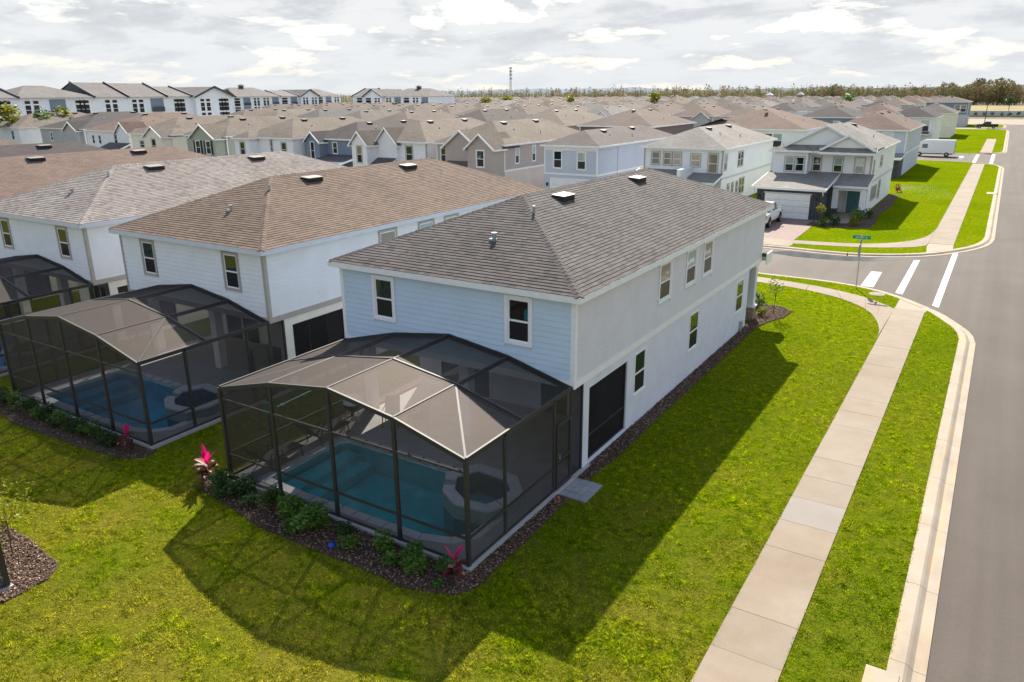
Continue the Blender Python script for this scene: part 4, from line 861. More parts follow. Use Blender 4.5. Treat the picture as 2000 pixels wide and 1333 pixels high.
shrub(-10.6,-11.2,.32,.3,'low yellow-green shrub under the sapling at the lower left edge','leaf_yellow',260,.07,72)
small_tree(.65,21.2,2.0,.55,'slender young tree in the mulch bed beside the corner house porch','leaf_mid',180,.10,8,trunk=.022)
shrub(-.35,21.9,.6,.95,'dark shrub beside the porch of the blue-grey corner house','leaf_dark',420,.11,73); shrub(.15,20.6,.32,.5,'light green shrub by the stone column of the porch','leaf_yellow',260,.09,74)
shrub(-.9,22.2,.5,.8,'dark shrub behind the porch bed near the side street','leaf_dark',300,.1,75)
# pebbles of the blue marker, meter and valve lids
R_ = thing('valve_marker', 'small blue valve cap lying in the mulch before the teal pool', 'valve cap', (-3.6,-6.42,.03)); g = MB(); g.add(*lathe([(.10,0),(.10,.07),(.06,.11),(.005,.12)])); g.build('cap', M['blue_paint'], R_, smooth=True); g = MB(); g.add(*lathe([(.12,0),(.12,.03),(.1,.03)])); g.build('collar', M['black'], R_)
R_ = thing('utility_cover', 'round pale utility lid in the grass strip beside the street sign', 'utility lid', (4.66,28.5,.01)); g = MB(); g.add(*lathe([(.01,.03),(.20,.03),(.20,0)], 20)); g.build('lid', M['concrete_new'], R_); g = MB(); g.add(*lathe([(.22,.0),(.22,.025),(.42,.02),(.45,0)], 24)); g.build('collar', M['walk'], R_)
def rect_inlet(x, y, lx, ly, label, rz=0):
    R_ = thing('storm_inlet', label, 'storm drain', (x,y,0), rz); g = MB(); g.box(-lx/2,lx/2,-ly/2,ly/2,-.12,.035); g.build('top_slab', M['kerb'], R_, bevel=.015); g = MB(); g.box(lx/2-.02,lx/2+.07,-ly/2+.1,ly/2-.1,-.13,.005); g.build('drain_opening', M['vent_dark'], R_)
rect_inlet(9.05,-4.7,.62,1.9,'concrete storm inlet with a dark throat in the near kerb at the lower right'); rect_inlet(9.2,83.2,1.0,1.8,'concrete storm inlet in the kerb along the far lawn')
# street sign
R_ = thing('street_sign', 'green street name blades and a stop sign on a thin steel post at the corner', 'street sign', (3.40,29.35,0)); R_.rotation_euler = (math.radians(-.5), math.radians(-1.2), 0)
g = MB(); g.tube([(0,0,-.2),(0,0,3.15)], .032, 8); g.build('post', M['sign_back'], R_)
def octa(r): return [(r*math.cos(math.pi/8+k*math.pi/4), r*math.sin(math.pi/8+k*math.pi/4)) for k in range(8)]
T = Matrix.Translation((-.05,0,2.25)) @ Matrix.Rotation(math.radians(90), 4, 'Z') @ Matrix.Rotation(math.radians(90), 4, 'X')
g = MB(T); g.prism(octa(.38), -.004, .004); st_ = g.build('stop_sign', M['sign_back'], R_)
T2 = Matrix.Translation((-.058,0,2.25)) @ Matrix.Rotation(math.radians(-90), 4, 'Z') @ Matrix.Rotation(math.radians(90), 4, 'X')
g = MB(T2); g.prism(octa(.37), .001, .004); g.build('red_face', M['sign_red'], st_)
def text(body, size, mat, parent, mtx, name='lettering', ext=.002):
    c = bpy.data.curves.new(name, 'FONT'); c.body = body; c.size = size; c.align_x = 'CENTER'; c.align_y = 'CENTER'; c.extrude = ext
    c.materials.append(M[mat]); c.resolution_u = 3; tmp = bpy.data.objects.new(name, c); COL.objects.link(tmp); dg = bpy.context.evaluated_depsgraph_get(); me = bpy.data.meshes.new_from_object(tmp.evaluated_get(dg)); bpy.data.objects.remove(tmp)
    o = link(bpy.data.objects.new(name, me), parent); o.matrix_local = mtx; return o
text('STOP', .26, 'sign_white', st_, Matrix.Translation((-.064,0,2.25)) @ Matrix.Rotation(math.radians(-90), 4, 'Z') @ Matrix.Rotation(math.radians(90), 4, 'X'))
g = MB(); g.box(-.48,.48,-.006,.006,2.93,3.14); bl = g.build('name_blade', M['sign_green'], R_)
text('East Fifth St', .135, 'sign_white', bl, Matrix.Translation((0,-.009,3.035)) @ Matrix.Rotation(math.radians(90), 4, 'X')); text('East Fifth St', .135, 'sign_white', bl, Matrix.Translation((0,.009,3.035)) @ Matrix.Rotation(math.radians(180), 4, 'Z') @ Matrix.Rotation(math.radians(90), 4, 'X'))
g = MB(); g.box(-.006,.006,-.42,.42,2.70,2.90); b2 = g.build('name_blade', M['sign_green'], R_)
# grass: blades on the near lawn, one uncountable mass
def blades(regions, name):
    vs, fs = [], []; base = 0
    for (x0,x1,y0,y1,dens,hgt,wid) in regions:
        n = int((x1-x0)*(y1-y0)*dens); nc = int((x1-x0)*(y1-y0)*13); cxs = RNG.uniform(x0,x1,nc); cys = RNG.uniform(y0,y1,nc); chh = RNG.uniform(.6,1.2,nc)
        ci = RNG.integers(0,nc,n); sg = RNG.uniform(.05,.13,nc)[ci]; x = np.clip(cxs[ci]+RNG.normal(0,1,n)*sg,x0,x1); y = np.clip(cys[ci]+RNG.normal(0,1,n)*sg,y0,y1); fr_ = RNG.random(n) < .35
        x = np.where(fr_, RNG.uniform(x0,x1,n), x); y = np.where(fr_, RNG.uniform(y0,y1,n), y); hm = np.where(fr_, .75, chh[ci]); keep = np.ones(n, bool)
        for P in BEDS:
            px = np.array([p[0] for p in P]); py = np.array([p[1] for p in P]); c = np.zeros(n, bool)
            for i in range(len(P)):
                a, b_, c1, d = px[i-1], py[i-1], px[i], py[i]
                if b_ != d: c ^= ((b_ > y) != (d > y)) & (x < (c1-a)*(y-b_)/(d-b_)+a)
            keep &= ~c
        for xo_ in (0,-12.87,-24.6): keep &= ~((x > xo_-9.07) & (x < xo_+.13) & (y > -5.48) & (y < 21))
        keep &= ~((x > -18.1) & (x < -8.84) & (y < -11.58)); keep &= ~((x > .1) & (x < 1.0) & (y > -1.05) & (y < .18)); keep &= ~((x > 5.905) & (x < 7.30)); keep &= ~((x > 8.7) & (y < -3.72))
        # the curving walk and street corner
        def inside(P):
            c = np.zeros(n, bool)
            for i in range(len(P)):
                (a, b_), (c1, d) = P[i-1], P[i]
                if b_ != d: c ^= ((b_ > y) != (d > y)) & (x < (c1-a)*(y-b_)/(d-b_)+a)
            return c
        keep &= inside([(p[0]+.025,p[1]+.02) for p in KN]+[(-330,-70)])
        keep &= ~inside([(5.86,19.3),(5.78,21.2),(5.14,23.8),(4.25,25.35),(3.0,26.45),(1.22,27.35),(-.81,27.9),(-12,28.05),(-12,29.55),(-1.03,29.3),(1.63,28.75),(3.92,27.7),(5.2,26.4),(5.9,28.1),(7.5,26.2),(7.4,25)])
        x, y, hm = x[keep], y[keep], hm[keep]; n = len(x); a = RNG.uniform(0, 2*np.pi, n); lean = RNG.uniform(.1, 1.3, n)*hgt; h = hgt*RNG.uniform(.45, 1.15, n); w = wid*RNG.uniform(.7,1.3,n)
        cl = .6+.8*(np.sin(x*2.3+1.7*np.sin(y*1.9))*np.sin(y*2.7+1.3*np.sin(x*1.7))*.5+.5); h = h*cl*hm
        A = np.stack([x-np.sin(a)*w, y+np.cos(a)*w, np.zeros(n)-.005], 1); B = np.stack([x+np.sin(a)*w, y-np.cos(a)*w, np.zeros(n)-.005], 1); C_ = np.stack([x+np.cos(a)*lean, y+np.sin(a)*lean, h], 1)
        v = np.stack([A,B,C_], 1).reshape(-1,3); vs.append(v); fs.append(np.arange(base, base+3*n).reshape(-1,3)); base += 3*n
    raw(name, np.concatenate(vs), np.concatenate(fs), M['blade'], kind='stuff')
blades([(-16,6,-14.5,-5.0,1500,.052,.0095),(0,9.2,-8,2,1350,.050,.0095),(-26,-16,-12,-5,520,.055,.013),(0,9.2,2,10,800,.048,.011),(-12.8,-8.9,-5,0,700,.05,.011),(-2.5,9.2,10,30.3,420,.046,.014)], 'grass')
# ================================================================== HOUSES ACROSS THE SIDE STREET
def fasciabox(R_, x0, x1, y0, y1, z, mat='white', h=.18):
    g = MB(); t_ = .035
    g.box(x0-t_,x1+t_,y0-t_,y0,z-h,z-.004); g.box(x0-t_,x1+t_,y1,y1+t_,z-h,z-.004); g.box(x0-t_,x0,y0,y1,z-h,z-.004); g.box(x1,x1+t_,y0,y1,z-h,z-.004); g.build('fascia', M[mat], R_)
def gable_bay(R_, x0, x1, yf, yb, ze, zr, wall, roof, trim='white', ov=.35, zbase=0, yroof=None, pent=None):
    """projecting bay with a gable facing -y; its ridge runs back to yroof"""
    xm = (x0+x1)/2; yr = yb+3 if yroof is None else yroof; g = MB(); g.box(x0,x1,yf,yb,zbase,ze)
    g.add([(x0,yf,ze),(x1,yf,ze),(xm,yf,zr-.12),(x0,yf+.1,ze),(x1,yf+.1,ze),(xm,yf+.1,zr-.12)], [(0,1,2),(5,4,3)]); g.build('bay_wall', M[wall], R_)
    sl = (zr-ze)/(xm-x0); e0, e1 = x0-ov, x1+ov; z0 = ze-ov*sl; s = math.hypot(xm-e0, zr-z0); y0_ = yf-ov
    b = roof_mesh([([(e1,y0_,z0),(e1,yr,z0),(xm,yr,zr),(xm,y0_,zr)], [(0,0),(yr-y0_,0),(yr-y0_,s),(0,s)]), ([(e0,yr,z0),(e0,y0_,z0),(xm,y0_,zr),(xm,yr,zr)], [(0,0),(yr-y0_,0),(yr-y0_,s),(0,s)])]); b.build('gable_roof', M[roof], R_)
    g = MB()
    for a in (e0, e1): g.add([(a,y0_-.04,z0-.2),(xm,y0_-.04,zr-.2),(xm,y0_-.04,zr+.02),(a,y0_-.04,z0+.02),(a,y0_+.03,z0-.2),(xm,y0_+.03,zr-.2),(xm,y0_+.03,zr+.02),(a,y0_+.03,z0+.02)], [(0,1,2,3),(7,6,5,4),(0,4,5,1),(3,2,6,7)])
    for a in (e0, e1): g.box(min(a,a+(.03 if a > xm else -.03)),max(a,a+(.03 if a > xm else -.03)),y0_+.03,yb+.2,z0-.18,z0-.005)
    g.build('rake_board', M[trim], R_)
def shed(R_, x0, x1, yf, zf, yb, zb, roof, trim='white', name='porch_roof'):
    s = math.hypot(yb-yf, zb-zf); b = roof_mesh([([(x0,yf,zf),(x1,yf,zf),(x1,yb,zb),(x0,yb,zb)], [(0,0),(x1-x0,0),(x1-x0,s),(0,s)])]); b.build(name, M[roof], R_)
    g = MB(); g.box(x0,x1,yf-.04,yf,zf-.2,zf-.005)
    for x in (x0, x1): g.add([(x-.02,yf,zf-.2),(x+.02,yf,zf-.2),(x+.02,yb,zb-.2),(x-.02,yb,zb-.2),(x-.02,yf,zf+.01),(x+.02,yf,zf+.01),(x+.02,yb,zb+.01),(x-.02,yb,zb+.01)], [(0,1,2,3),(7,6,5,4),(0,4,5,1),(1,5,6,2),(3,7,4,0)])
    g.build('porch_fascia', M[trim], R_)
def garage_door(R_, x0, x1, y, z=2.25, mat='white'):
    d = None
    for k in range(4):
        g = MB(); h = z/4; g.box(x0,x1,y-.06,y-.02,k*h+.01,(k+1)*h-.01)
        for q in range(4): w = (x1-x0)/4; g.box(x0+q*w+.1,x0+(q+1)*w-.1,y-.075,y-.06,k*h+.12,(k+1)*h-.12)
        if d is None: d = g.build('garage_door', M[mat], R_)
        else: g.build('door_panel', M[mat], d)
    return d
def mid_house(label, x0, x1, y0, y1, wall, roof, ze=5.75, zr=None, trim='white', belt='white', swin=(), ewin=(), bays=(), base_wall=None, group=None, vents=True, ov=.35, pitch=.42, face='S', name='house', wtrim=None, pipes=2, lower_gap=True):
    R_ = thing(name, label, 'house', ((x0+x1)/2, y0, 0), 0, group); xm = (x0+x1)/2; X0, X1, Y1 = x0-xm, x1-xm, y1-y0; zr = zr or ze+((x1-x0)/2+ov)*pitch; bw = base_wall or wall
    g = MB(); g.box(X0,X1,0,Y1,2.8,ze); g.build('upper_wall', M[wall], R_); g = MB(); g.box(X0+.03,X1-.03,.03,Y1-.03,0,2.8); g.build('lower_wall', M[bw], R_)
    g = MB(); g.box(X0-.03,X1+.03,-.03,.0,2.72,2.92); g.box(X1,X1+.03,0,Y1,2.72,2.92); g.box(X0-.03,X0,0,Y1,2.72,2.92); g.build('belt_trim', M[belt], R_)
    for x in (X0, X1):
        g = MB(); s_ = 1 if x == X1 else -1; a, b_ = sorted((x-s_*.12, x+s_*.03)); g.box(a,b_,-.03,0,2.92,ze-.15); a, b_ = sorted((x, x+s_*.03)); g.box(a,b_,0,.12,2.92,ze-.15); g.build('corner_board', M[trim], R_)
    ex = (X0-ov, X1+ov, -ov, Y1+ov); roof_mesh(hip_planes(*ex, ze, zr)).build('roof', M[roof], R_); fasciabox(R_, *ex, ze, 'white'); g = MB(); g.box(ex[0],ex[1],ex[2],ex[3],ze-.03,ze-.012); g.build('soffit', M['white'], R_)
    for (a, w, c, h, *k) in swin: window(R_, (0,0), EX, (0,-1,0), a, a+w, c, c+h, wtrim, .09, k[0] if k else 'glass', k[1] if len(k) > 1 else 'insect_screen')
    for (a, w, c, h, *k) in ewin: window(R_, (X1,0), EY, EX, a, a+w, c, c+h, wtrim, .08, k[0] if k else 'glass', k[1] if len(k) > 1 else 'insect_screen')
    for b in bays: gable_bay(R_, *b, wall, roof, 'white')
    sl = (zr-ze)/((X1-X0)/2+ov); 
    if vents:
        for yv in (Y1*.30, Y1*.66): vent_box(R_, .62, yv, zr-.62*sl+.02, .9)
    for k in range(pipes):
        xx = (X1)*(.45+.25*k); yy = Y1*(.3+.2*k); zz_ = zr-xx*sl; g = MB(); g.tube([(xx,yy,zz_-.1),(xx,yy,zz_+.28)], .09 if k == 0 else .05, 7); g.build('vent_pipe', M['white'] if k == 0 else M['pipe'], R_)
    return R_
# corner house opposite
R_ = mid_house('pale house with two front gables, charcoal stone garage and teal door at the corner', -9.25, -.62, 60.4, 77.6, 'wl_white', 'rt_pale', 5.78, 7.9, swin=((-.9,.75,3.75,1.35),(1.0,.78,3.72,1.35,'glass_pale','glass'),(2.9,.78,3.70,1.4,'glass_pale','glass')), ewin=((1.2,.5,3.6,1.2),(5.8,1.2,3.9,1.0),(2.2,.55,1.0,1.2),(3.6,.55,1.0,1.2),(4.8,.55,1.0,1.2),(7.0,.9,.7,1.7)), wtrim='greige', trim='greige', belt='wl_grey')
xm = -4.935
gable_bay(R_, -3.3, 3.6, -.45, 0, 6.25, 8.1, 'wl_white', 'rt_pale', zbase=6.2, yroof=6); gable_bay(R_, .2, 4.3, -.9, -.45, 6.10, 7.25, 'wl_white', 'rt_pale', zbase=6.05, yroof=5)
shed(R_, -3.9, .4, -1.0, 5.70, -.3, 6.22, 'rt_pale', name='pent_roof'); shed(R_, -.2, 4.75, -1.5, 5.66, -.8, 6.1, 'rt_pale', name='pent_roof')
g = MB(); g.box(-4.32,-1.2,-1.05,-.03,2.8,5.68); g.build('wing_wall', M['wl_white'], R_)
b = roof_mesh([([(-4.75,-1.45,5.72),(-.85,-1.45,5.72),(-2.8,.4,6.6)], [(0,0),(3.9,0),(2,2)]), ([(-.85,-1.45,5.72),(-.85,1.5,5.72),(-2.8,1.5,6.6),(-2.8,.4,6.6)], [(0,0),(3,0),(3,2),(1.9,2)]), ([(-4.75,1.5,5.72),(-4.75,-1.45,5.72),(-2.8,.4,6.6),(-2.8,1.5,6.6)], [(0,0),(3,0),(1.9,2),(0,2)])]); b.build('wing_roof', M['rt_pale'], R_); fasciabox(R_, -4.75, -.85, -1.45, 1.5, 5.72)
window(R_, (0,-1.05), EX, (0,-1,0), -3.25, -2.45, 3.75, 5.1, 'greige', .08, 'glass_pale', 'glass'); window(R_, (0,-1.05), EX, (0,-1,0), -2.30, -1.5, 3.75, 5.1, 'greige', .08, 'glass', 'glass')
g = MB(); g.box(-4.32,1.35,-6.3,-.04,0,2.62); g.build('garage_wall', M['dark_stone'], R_); g = MB(); g.box(-4.34,-4.32,-6.0,-.04,0,2.62); g.build('side_wall', M['wl_white'], R_)
shed(R_, -4.75, 1.75, -6.75, 2.78, -1.06, 3.55, 'rt_pale', name='garage_roof'); shed(R_, -1.15, 1.75, -1.06, 3.55, -.04, 3.7, 'rt_pale', name='garage_roof'); garage_door(R_, -3.55, .45, -6.3, 2.2)
g = MB(); g.box(-3.68,.58,-6.34,-6.3,2.2,2.32); g.build('door_header', M['wl_grey'], R_)
shed(R_, 1.75, 4.7, -3.4, 2.85, -.04, 3.65, 'rt_pale')
for x in (1.75, 4.1):
    g = MB(); g.box(x,x+.45,-3.2,-2.75,0,2.66); f_ = g.build('porch_column', M['wl_white'], R_); g = MB(); g.box(x-.06,x+.51,-3.26,-2.7,0,.75); g.build('stone_base', M['dark_stone'], f_)
g = MB(); g.box(1.75,4.55,-3.1,-2.85,2.40,2.68); g.build('porch_beam', M['wl_white'], R_)
g = MB(); g.box(2.55,4.05,-.09,-.03,.02,2.35); d_ = g.build('front_door', M['rear_door'], R_); g = MB(); g.box(2.46,2.55,-.11,-.02,.0,2.45); g.box(4.05,4.14,-.11,-.02,0,2.45); g.box(2.55,4.05,-.11,-.02,2.35,2.45); g.build('door_frame', M['white'], d_); g = MB(); g.box(3.27,3.31,-.14,-.09,.95,1.25); g.build('door_handle', M['black'], d_)
for x in (-4.05, 1.0):
    g = MB(); g.box(x-.07,x+.07,-6.42,-6.3,1.75,2.1); g.build('wall_lantern', M['black'], R_)
for x in (-4.5,1.5): g = MB(); g.bar((x,-6.6,2.6),(x,-6.35,2.2),.09); g.build('eave_bracket', M['white'], R_)
# white house with the blue-shaded porch roofs
R_ = mid_house('white hip-roofed house with three grouped front windows, left of the corner house with gables', -22.05, -13.75, 57.6, 76.8, 'wl_white', 'rt_pale', 5.78, 7.6, swin=((-3.3,.85,4.0,1.25,'blind','blind'),(-2.0,.85,4.0,1.25,'blind','blind'),(-1.0,.85,4.0,1.25,'blind','blind'),(.9,.95,3.95,1.2,'blind','blind'),(2.7,.95,3.35,1.9,'blind','blind')), ewin=((.6,.7,3.6,1.5),(5.2,.75,3.6,1.5),(6.2,.75,3.6,1.5),(2.2,.5,.9,1.2),(3.7,.5,.9,1.2),(5.2,.5,.9,1.2),(6.4,.7,.7,1.6),(7.3,.7,.7,1.6)), wtrim='greige', trim='greige', belt='wl_grey')
shed(R_, -4.6, .8, -4.2, 2.72, -.03, 3.55, 'rt_pale', name='garage_roof'); shed(R_, 1.2, 4.35, -2.9, 2.72, -.03, 3.35, 'rt_pale'); g = MB(); g.box(-4.1,.5,-3.9,-.02,0,2.55); g.build('garage_wall', M['wl_white'], R_); garage_door(R_, -3.7,.1,-3.9)
g = MB(); g.box(.8,1.15,-3.6,-.03,0,3.9); g.build('fin_wall', M['wl_white'], R_)
for x in (1.3, 3.7): g = MB(); g.box(x,x+.4,-2.6,-2.2,0,2.55); g.build('porch_column', M['wl_white'], R_)
g = MB(); g.box(2.2,3.2,-.08,-.03,0,2.1); g.build('front_door', M['vent_dark'], R_)
# lavender house
R_ = mid_house('lavender-blue narrow house with deep white frieze between the taupe gables and the white house', -32.3, -26.0, 54.6, 76.4, 'wl_lavender', 'rt_taupe', 5.82, 7.25, swin=((-2.0,.95,3.45,1.75),(.85,.95,3.4,1.75,'glass_pale','insect_screen')), wtrim='white', pipes=2)
g = MB(); g.box(-3.15,3.15,-.035,-.0,5.30,5.66); g.build('frieze_board', M['white'], R_); garage_door(R_, -2.2, 2.2, 0, 2.2); g = MB(); g.box(-2.4,-2.2,-.09,0,0,2.4); g.box(2.2,2.4,-.09,0,0,2.4); g.box(-2.2,2.2,-.09,0,2.2,2.4); g.build('garage_trim', M['white'], R_); g = MB(); g.box(-2.85,-2.68,-.16,0,1.5,1.85); g.build('wall_lantern', M['black'], R_); g = MB(); g.box(3.15,3.22,5.0,5.08,.2,5.6); g.build('downspout', M['wl_grey'], R_)
# taupe house
R_ = mid_house('taupe house with two white-trimmed front gables left of the lavender house', -46.6, -37.2, 54.2, 75, 'wl_taupe', 'rt_tan', 5.7, 8.0, swin=((-4.1,.95,3.5,1.7),(-1.6,.8,3.75,1.2)), ewin=((2.3,.75,3.5,1.75,'glass_pale'),(6.0,.75,3.5,1.75,'glass_pale')), bays=((1.25,4.65,-2.2,0,5.55,6.95),(-2.9,1.6,-.8,0,5.5,7.2)), wtrim='white', base_wall='wl_pink')
window(R_, (0,-2.2), EX, (0,-1,0), 2.5, 3.45, 3.4, 5.15, 'white', .09, 'glass', 'insect_screen'); shed(R_, -2.6, 1.3, -3.2, 2.9, -.83, 3.8, 'rt_tan')
# white gabled house
R_ = mid_house('white house with a tall narrow front gable, left of the taupe gabled house', -57.4, -48.0, 54.0, 74.5, 'wl_white', 'rt_tan', 5.72, 8.0, swin=((-2.0,.75,3.6,1.5),(1.6,1.0,3.3,1.9),), bays=((-4.9,-2.5,-2.4,0,5.6,6.9),(-2.6,.6,-.5,0,5.6,7.3)), wtrim='greige', trim='greige', pipes=2)
window(R_, (0,-2.4), EX, (0,-1,0), -4.1, -3.3, 3.2, 5.2, 'greige', .08, 'blind', 'insect_screen'); shed(R_, -2.5, .6, -2.2, 2.95, -.53, 3.75, 'rt_slate')
# slate-blue house
R_ = mid_house('slate-blue recessed house with a dark porch roof in shade, left of the white gables', -68.9, -60.6, 56.2, 76, 'wl_slateblue', 'rt_dark', 5.6, 7.6, swin=((-.6,.75,3.7,1.4),(3.0,.8,3.8,1.2,'glass_pale','glass_pale')), bays=((-4.1,-1.7,-1.4,0,5.45,6.5),), wtrim='white')
window(R_, (0,-1.4), EX, (0,-1,0), -3.3, -2.6, 3.0, 5.2, 'white', .06, 'vent_dark', 'vent_dark'); shed(R_, -1.6, 4.4, -4.6, 2.75, -.03, 3.6, 'rt_slate')
# white tan-roofed pair
R_ = mid_house('white boxy house with stepped tan hip roofs in the row across the side street', -79.2, -69.6, 53.2, 74, 'wl_white', 'rt_tan', 5.7, 8.0, swin=((.5,.35,3.6,1.8),(2.6,.9,3.3,1.8)), wtrim='greige')
g = MB(); g.box(-4.75,-1.9,-1.6,-.03,0,5.6); g.build('wing_wall', M['wl_white'], R_); b = roof_mesh(hip_planes(-5.1,-1.55,-1.95,3,5.64,6.5)); b.build('wing_roof', M['rt_tan'], R_); fasciabox(R_, -5.1,-1.55,-1.95,3,5.64); window(R_, (0,-1.6), EX, (0,-1,0), -3.7, -2.8, 3.3, 5.1, 'greige', .08, 'glass', 'insect_screen')
# sage green house
R_ = mid_house('sage green house with a steep white-trimmed gable and two dark-shuttered windows', -91.6, -82.6, 53.0, 74, 'wl_sage', 'rt_tan', 5.7, 8.0, swin=(), bays=((-.9,4.2,-1.8,0,5.6,7.3),), wtrim='white', base_wall='wl_white')
for a in (.05, 2.3):
    window(R_, (0,-1.8), EX, (0,-1,0), a, a+.95, 3.3, 5.05, 'white', .07, 'glass', 'insect_screen')
    for q in (a-.45, a+1.05): g = MB(); g.box(q,q+.38,-1.86,-1.80,3.25,5.1); g.build('shutter', M['vent_dark'], R_)
# cream
R_ = mid_house('cream house with one narrow gable window left of the sage green house', -104.2, -94.0, 52.4, 74, 'wl_cream', 'rt_tan', 5.7, 8.0, swin=((-3.0,.9,3.6,1.0),), bays=((.9,4.9,-1.6,0,5.6,6.9),), wtrim='greige')
window(R_, (0,-1.6), EX, (0,-1,0), 2.4, 3.3, 3.2, 5.1, 'greige', .07, 'glass', 'insect_screen')
R_ = mid_house('white house with reddish-brown roof and a small blue-grey gable at the left', -122.6, -109.0, 56.0, 77, 'wl_white', 'rt_red', 5.7, 8.3, swin=((-5.5,.7,3.5,1.4),(-3.6,.7,3.5,1.4),(1.0,1.3,3.2,2.2)), ewin=((2.0,.6,3.3,1.6),(3.4,.6,3.3,1.6),(9.0,1.2,3.3,1.6,'glass_pale')), bays=((3.2,6.6,-.9,0,5.6,7.1),), wtrim='white', pipes=2)
shed(R_, 1.0, 7.0, -3.8, 2.8, -.93, 3.9, 'rt_slate')
R_ = mid_house('grey and cream house with dark purplish hip roof at the far left edge', -141.5, -127.0, 58.0, 79, 'wl_greygreen', 'rt_dark', 5.7, 8.3, swin=((3.3,1.0,3.5,1.6),(4.6,1.0,3.5,1.6),(-4.0,.7,3.5,1.4)), bays=((2.4,6.3,-.8,0,5.6,6.9),), wtrim='white', base_wall='wl_cream')
mid_house('pale house with tan roof at the left edge beyond the grey and cream one', -157, -145, 56.0, 77, 'wl_white', 'rt_tan', 5.7, 8.1, swin=((3.0,.9,3.5,1.6),))
# corner bed planting opposite
shrub(-1.9,52.2,.75,.8,'dark shrubs in the flower bed before the teal door','leaf_dark',420,.16,81); small_tree(-3.2,51.9,1.9,.6,'small yellow-green tree by the charcoal garage corner','leaf_yellow',200,.18,82,trunk=.03); shrub(-.3,53.6,.9,1.3,'flowering shrub with pale blooms beside the entry path','leaf_mid',420,.18,83); shrub(-.4,52.3,.6,.9,'yellow-green shrub at the bed corner near the lawn','leaf_yellow',260,.16,84)
shrub(.1,57.6,.5,.8,'dark shrub at the foot of the right porch column opposite','leaf_dark',260,.15,85); shrub(.0,79.5,.55,.8,'red-leaved shrub behind the corner house opposite','leaf_red',200,.17,86); shrub(-2.6,50.9,.6,.5,'low dark plant on the bark strip by the paver driveway','leaf_dark',220,.14,87)
# ================================================================== ROWS FARTHER BACK
# corner houses along the wide road, one by one
R_ = mid_house('house with reddish hip roof and lavender rear wall beyond the corner gables', -11.6, -1.7, 99, 120, 'wl_lavender', 'rt_red', 6.0, 8.2, swin=((1.9,1.3,3.6,2.0,'glass_pale','insect_screen'),), ewin=((4.5,.7,4.0,1.3),(6.6,.7,4.0,1.3),(8.3,.7,4.0,1.3)), wtrim='white')
g = MB(); g.box(-4.9,4.9,-4.6,-.04,.0,2.5); g.build('rear_lanai', M['dark_stone'], R_); shed(R_, -5.1, 5.1, -4.9, 2.6, -.04, 2.95, 'rt_pale')
R_ = mid_house('house with brown-red hip roof and two window groups behind the corner gables', -30.2, -14.6, 97, 117, 'wl_white', 'rt_red', 5.9, 8.6, swin=((-5.6,1.0,3.4,1.9,'glass_pale','insect_screen'),(-4.5,1.0,3.4,1.9,'glass_pale','insect_screen'),(2.2,1.3,3.4,1.9),(3.6,1.3,3.4,1.9,'glass_pale','insect_screen')), wtrim=None)
g = MB(); g.box(-7.8,-.4,-2.2,-.04,0,5.7); g.build('wing_wall', M['wl_lavender'], R_); b = roof_mesh(hip_planes(-8.1,-.1,-2.5,4,5.75,7.3)); b.build('wing_roof', M['rt_red'], R_); window(R_, (0,-2.2), EX, (0,-1,0), -5.6, -4.5, 3.3, 5.1, 'white', .08, 'glass', 'insect_screen'); window(R_, (0,-2.2), EX, (0,-1,0), -4.3, -3.2, 3.3, 5.1, 'white', .08, 'glass_pale', 'insect_screen')
R_ = mid_house('mauve-walled house with brown hip roof just right of the lavender house roof', -52.0, -39.0, 101, 121, 'wl_mauve', 'rt_brown', 5.8, 8.3, swin=((-3.4,1.0,3.4,1.8),), wtrim='white')
R_ = mid_house('gold-walled house with tan hip roof left of the mauve house', -66.0, -54.4, 100, 121, 'wl_gold', 'rt_tan', 5.8, 8.2, swin=((3.3,.8,3.2,2.0),(4.6,.5,3.0,2.2)), wtrim='white')
R_ = mid_house('white-walled house with dark grey hip roof behind the taupe house', -80.5, -69.5, 99, 120, 'wl_white', 'rt_dark', 5.8, 8.2, swin=((1.6,1.6,3.9,1.1),), wtrim='white')
R_ = mid_house('tall white and pale blue house with dark brown roof beside the parked van', -11.5, -2.8, 158, 178, 'wl_white', 'rt_dark', 5.9, 8.0, swin=((-1.0,1.1,3.5,1.7),(2.0,1.5,3.2,2.2,'glass_pale','insect_screen')), ewin=((3,.9,3.6,1.3),), wtrim='white', bays=((-4.2,-.6,-1.0,0,5.8,7.0),))
shed(R_, -4.0, 3.8, -2.4, 2.8, -.04, 3.2, 'rt_slate')
R_ = mid_house('blue house with white-trimmed double windows at the far end of the road', -13.6, -1.6, 267, 284, 'wl_slateblue', 'rt_taupe', 7.4, 9.2, swin=((-4.6,1.4,4.6,1.7),(-2.0,1.4,4.6,1.7),(2.2,1.5,4.4,2.0),(3.9,1.5,4.4,2.0),(2.6,1.6,.8,1.8)), wtrim='white', base_wall='wl_grey')
g = MB(); g.box(.8,5.9,-1.5,-.04,0,3.6); g.build('entry_wall', M['wl_grey'], R_); shed(R_, -4.9, .8, -2.4, 3.1, -.04, 3.9, 'rt_slate')
R_ = mid_house('dark-roofed blue-trimmed house with a row of three front windows in the fourth row', -28.5, -17.5, 157, 177, 'wl_slateblue', 'rt_dark', 5.8, 8.0, swin=((-4.6,1.1,3.4,1.6),(-3.2,1.1,3.4,1.6,'blind','blind'),(-1.8,1.1,3.4,1.6,'blind','blind'),(1.6,1.2,3.4,1.6)), wtrim='white')
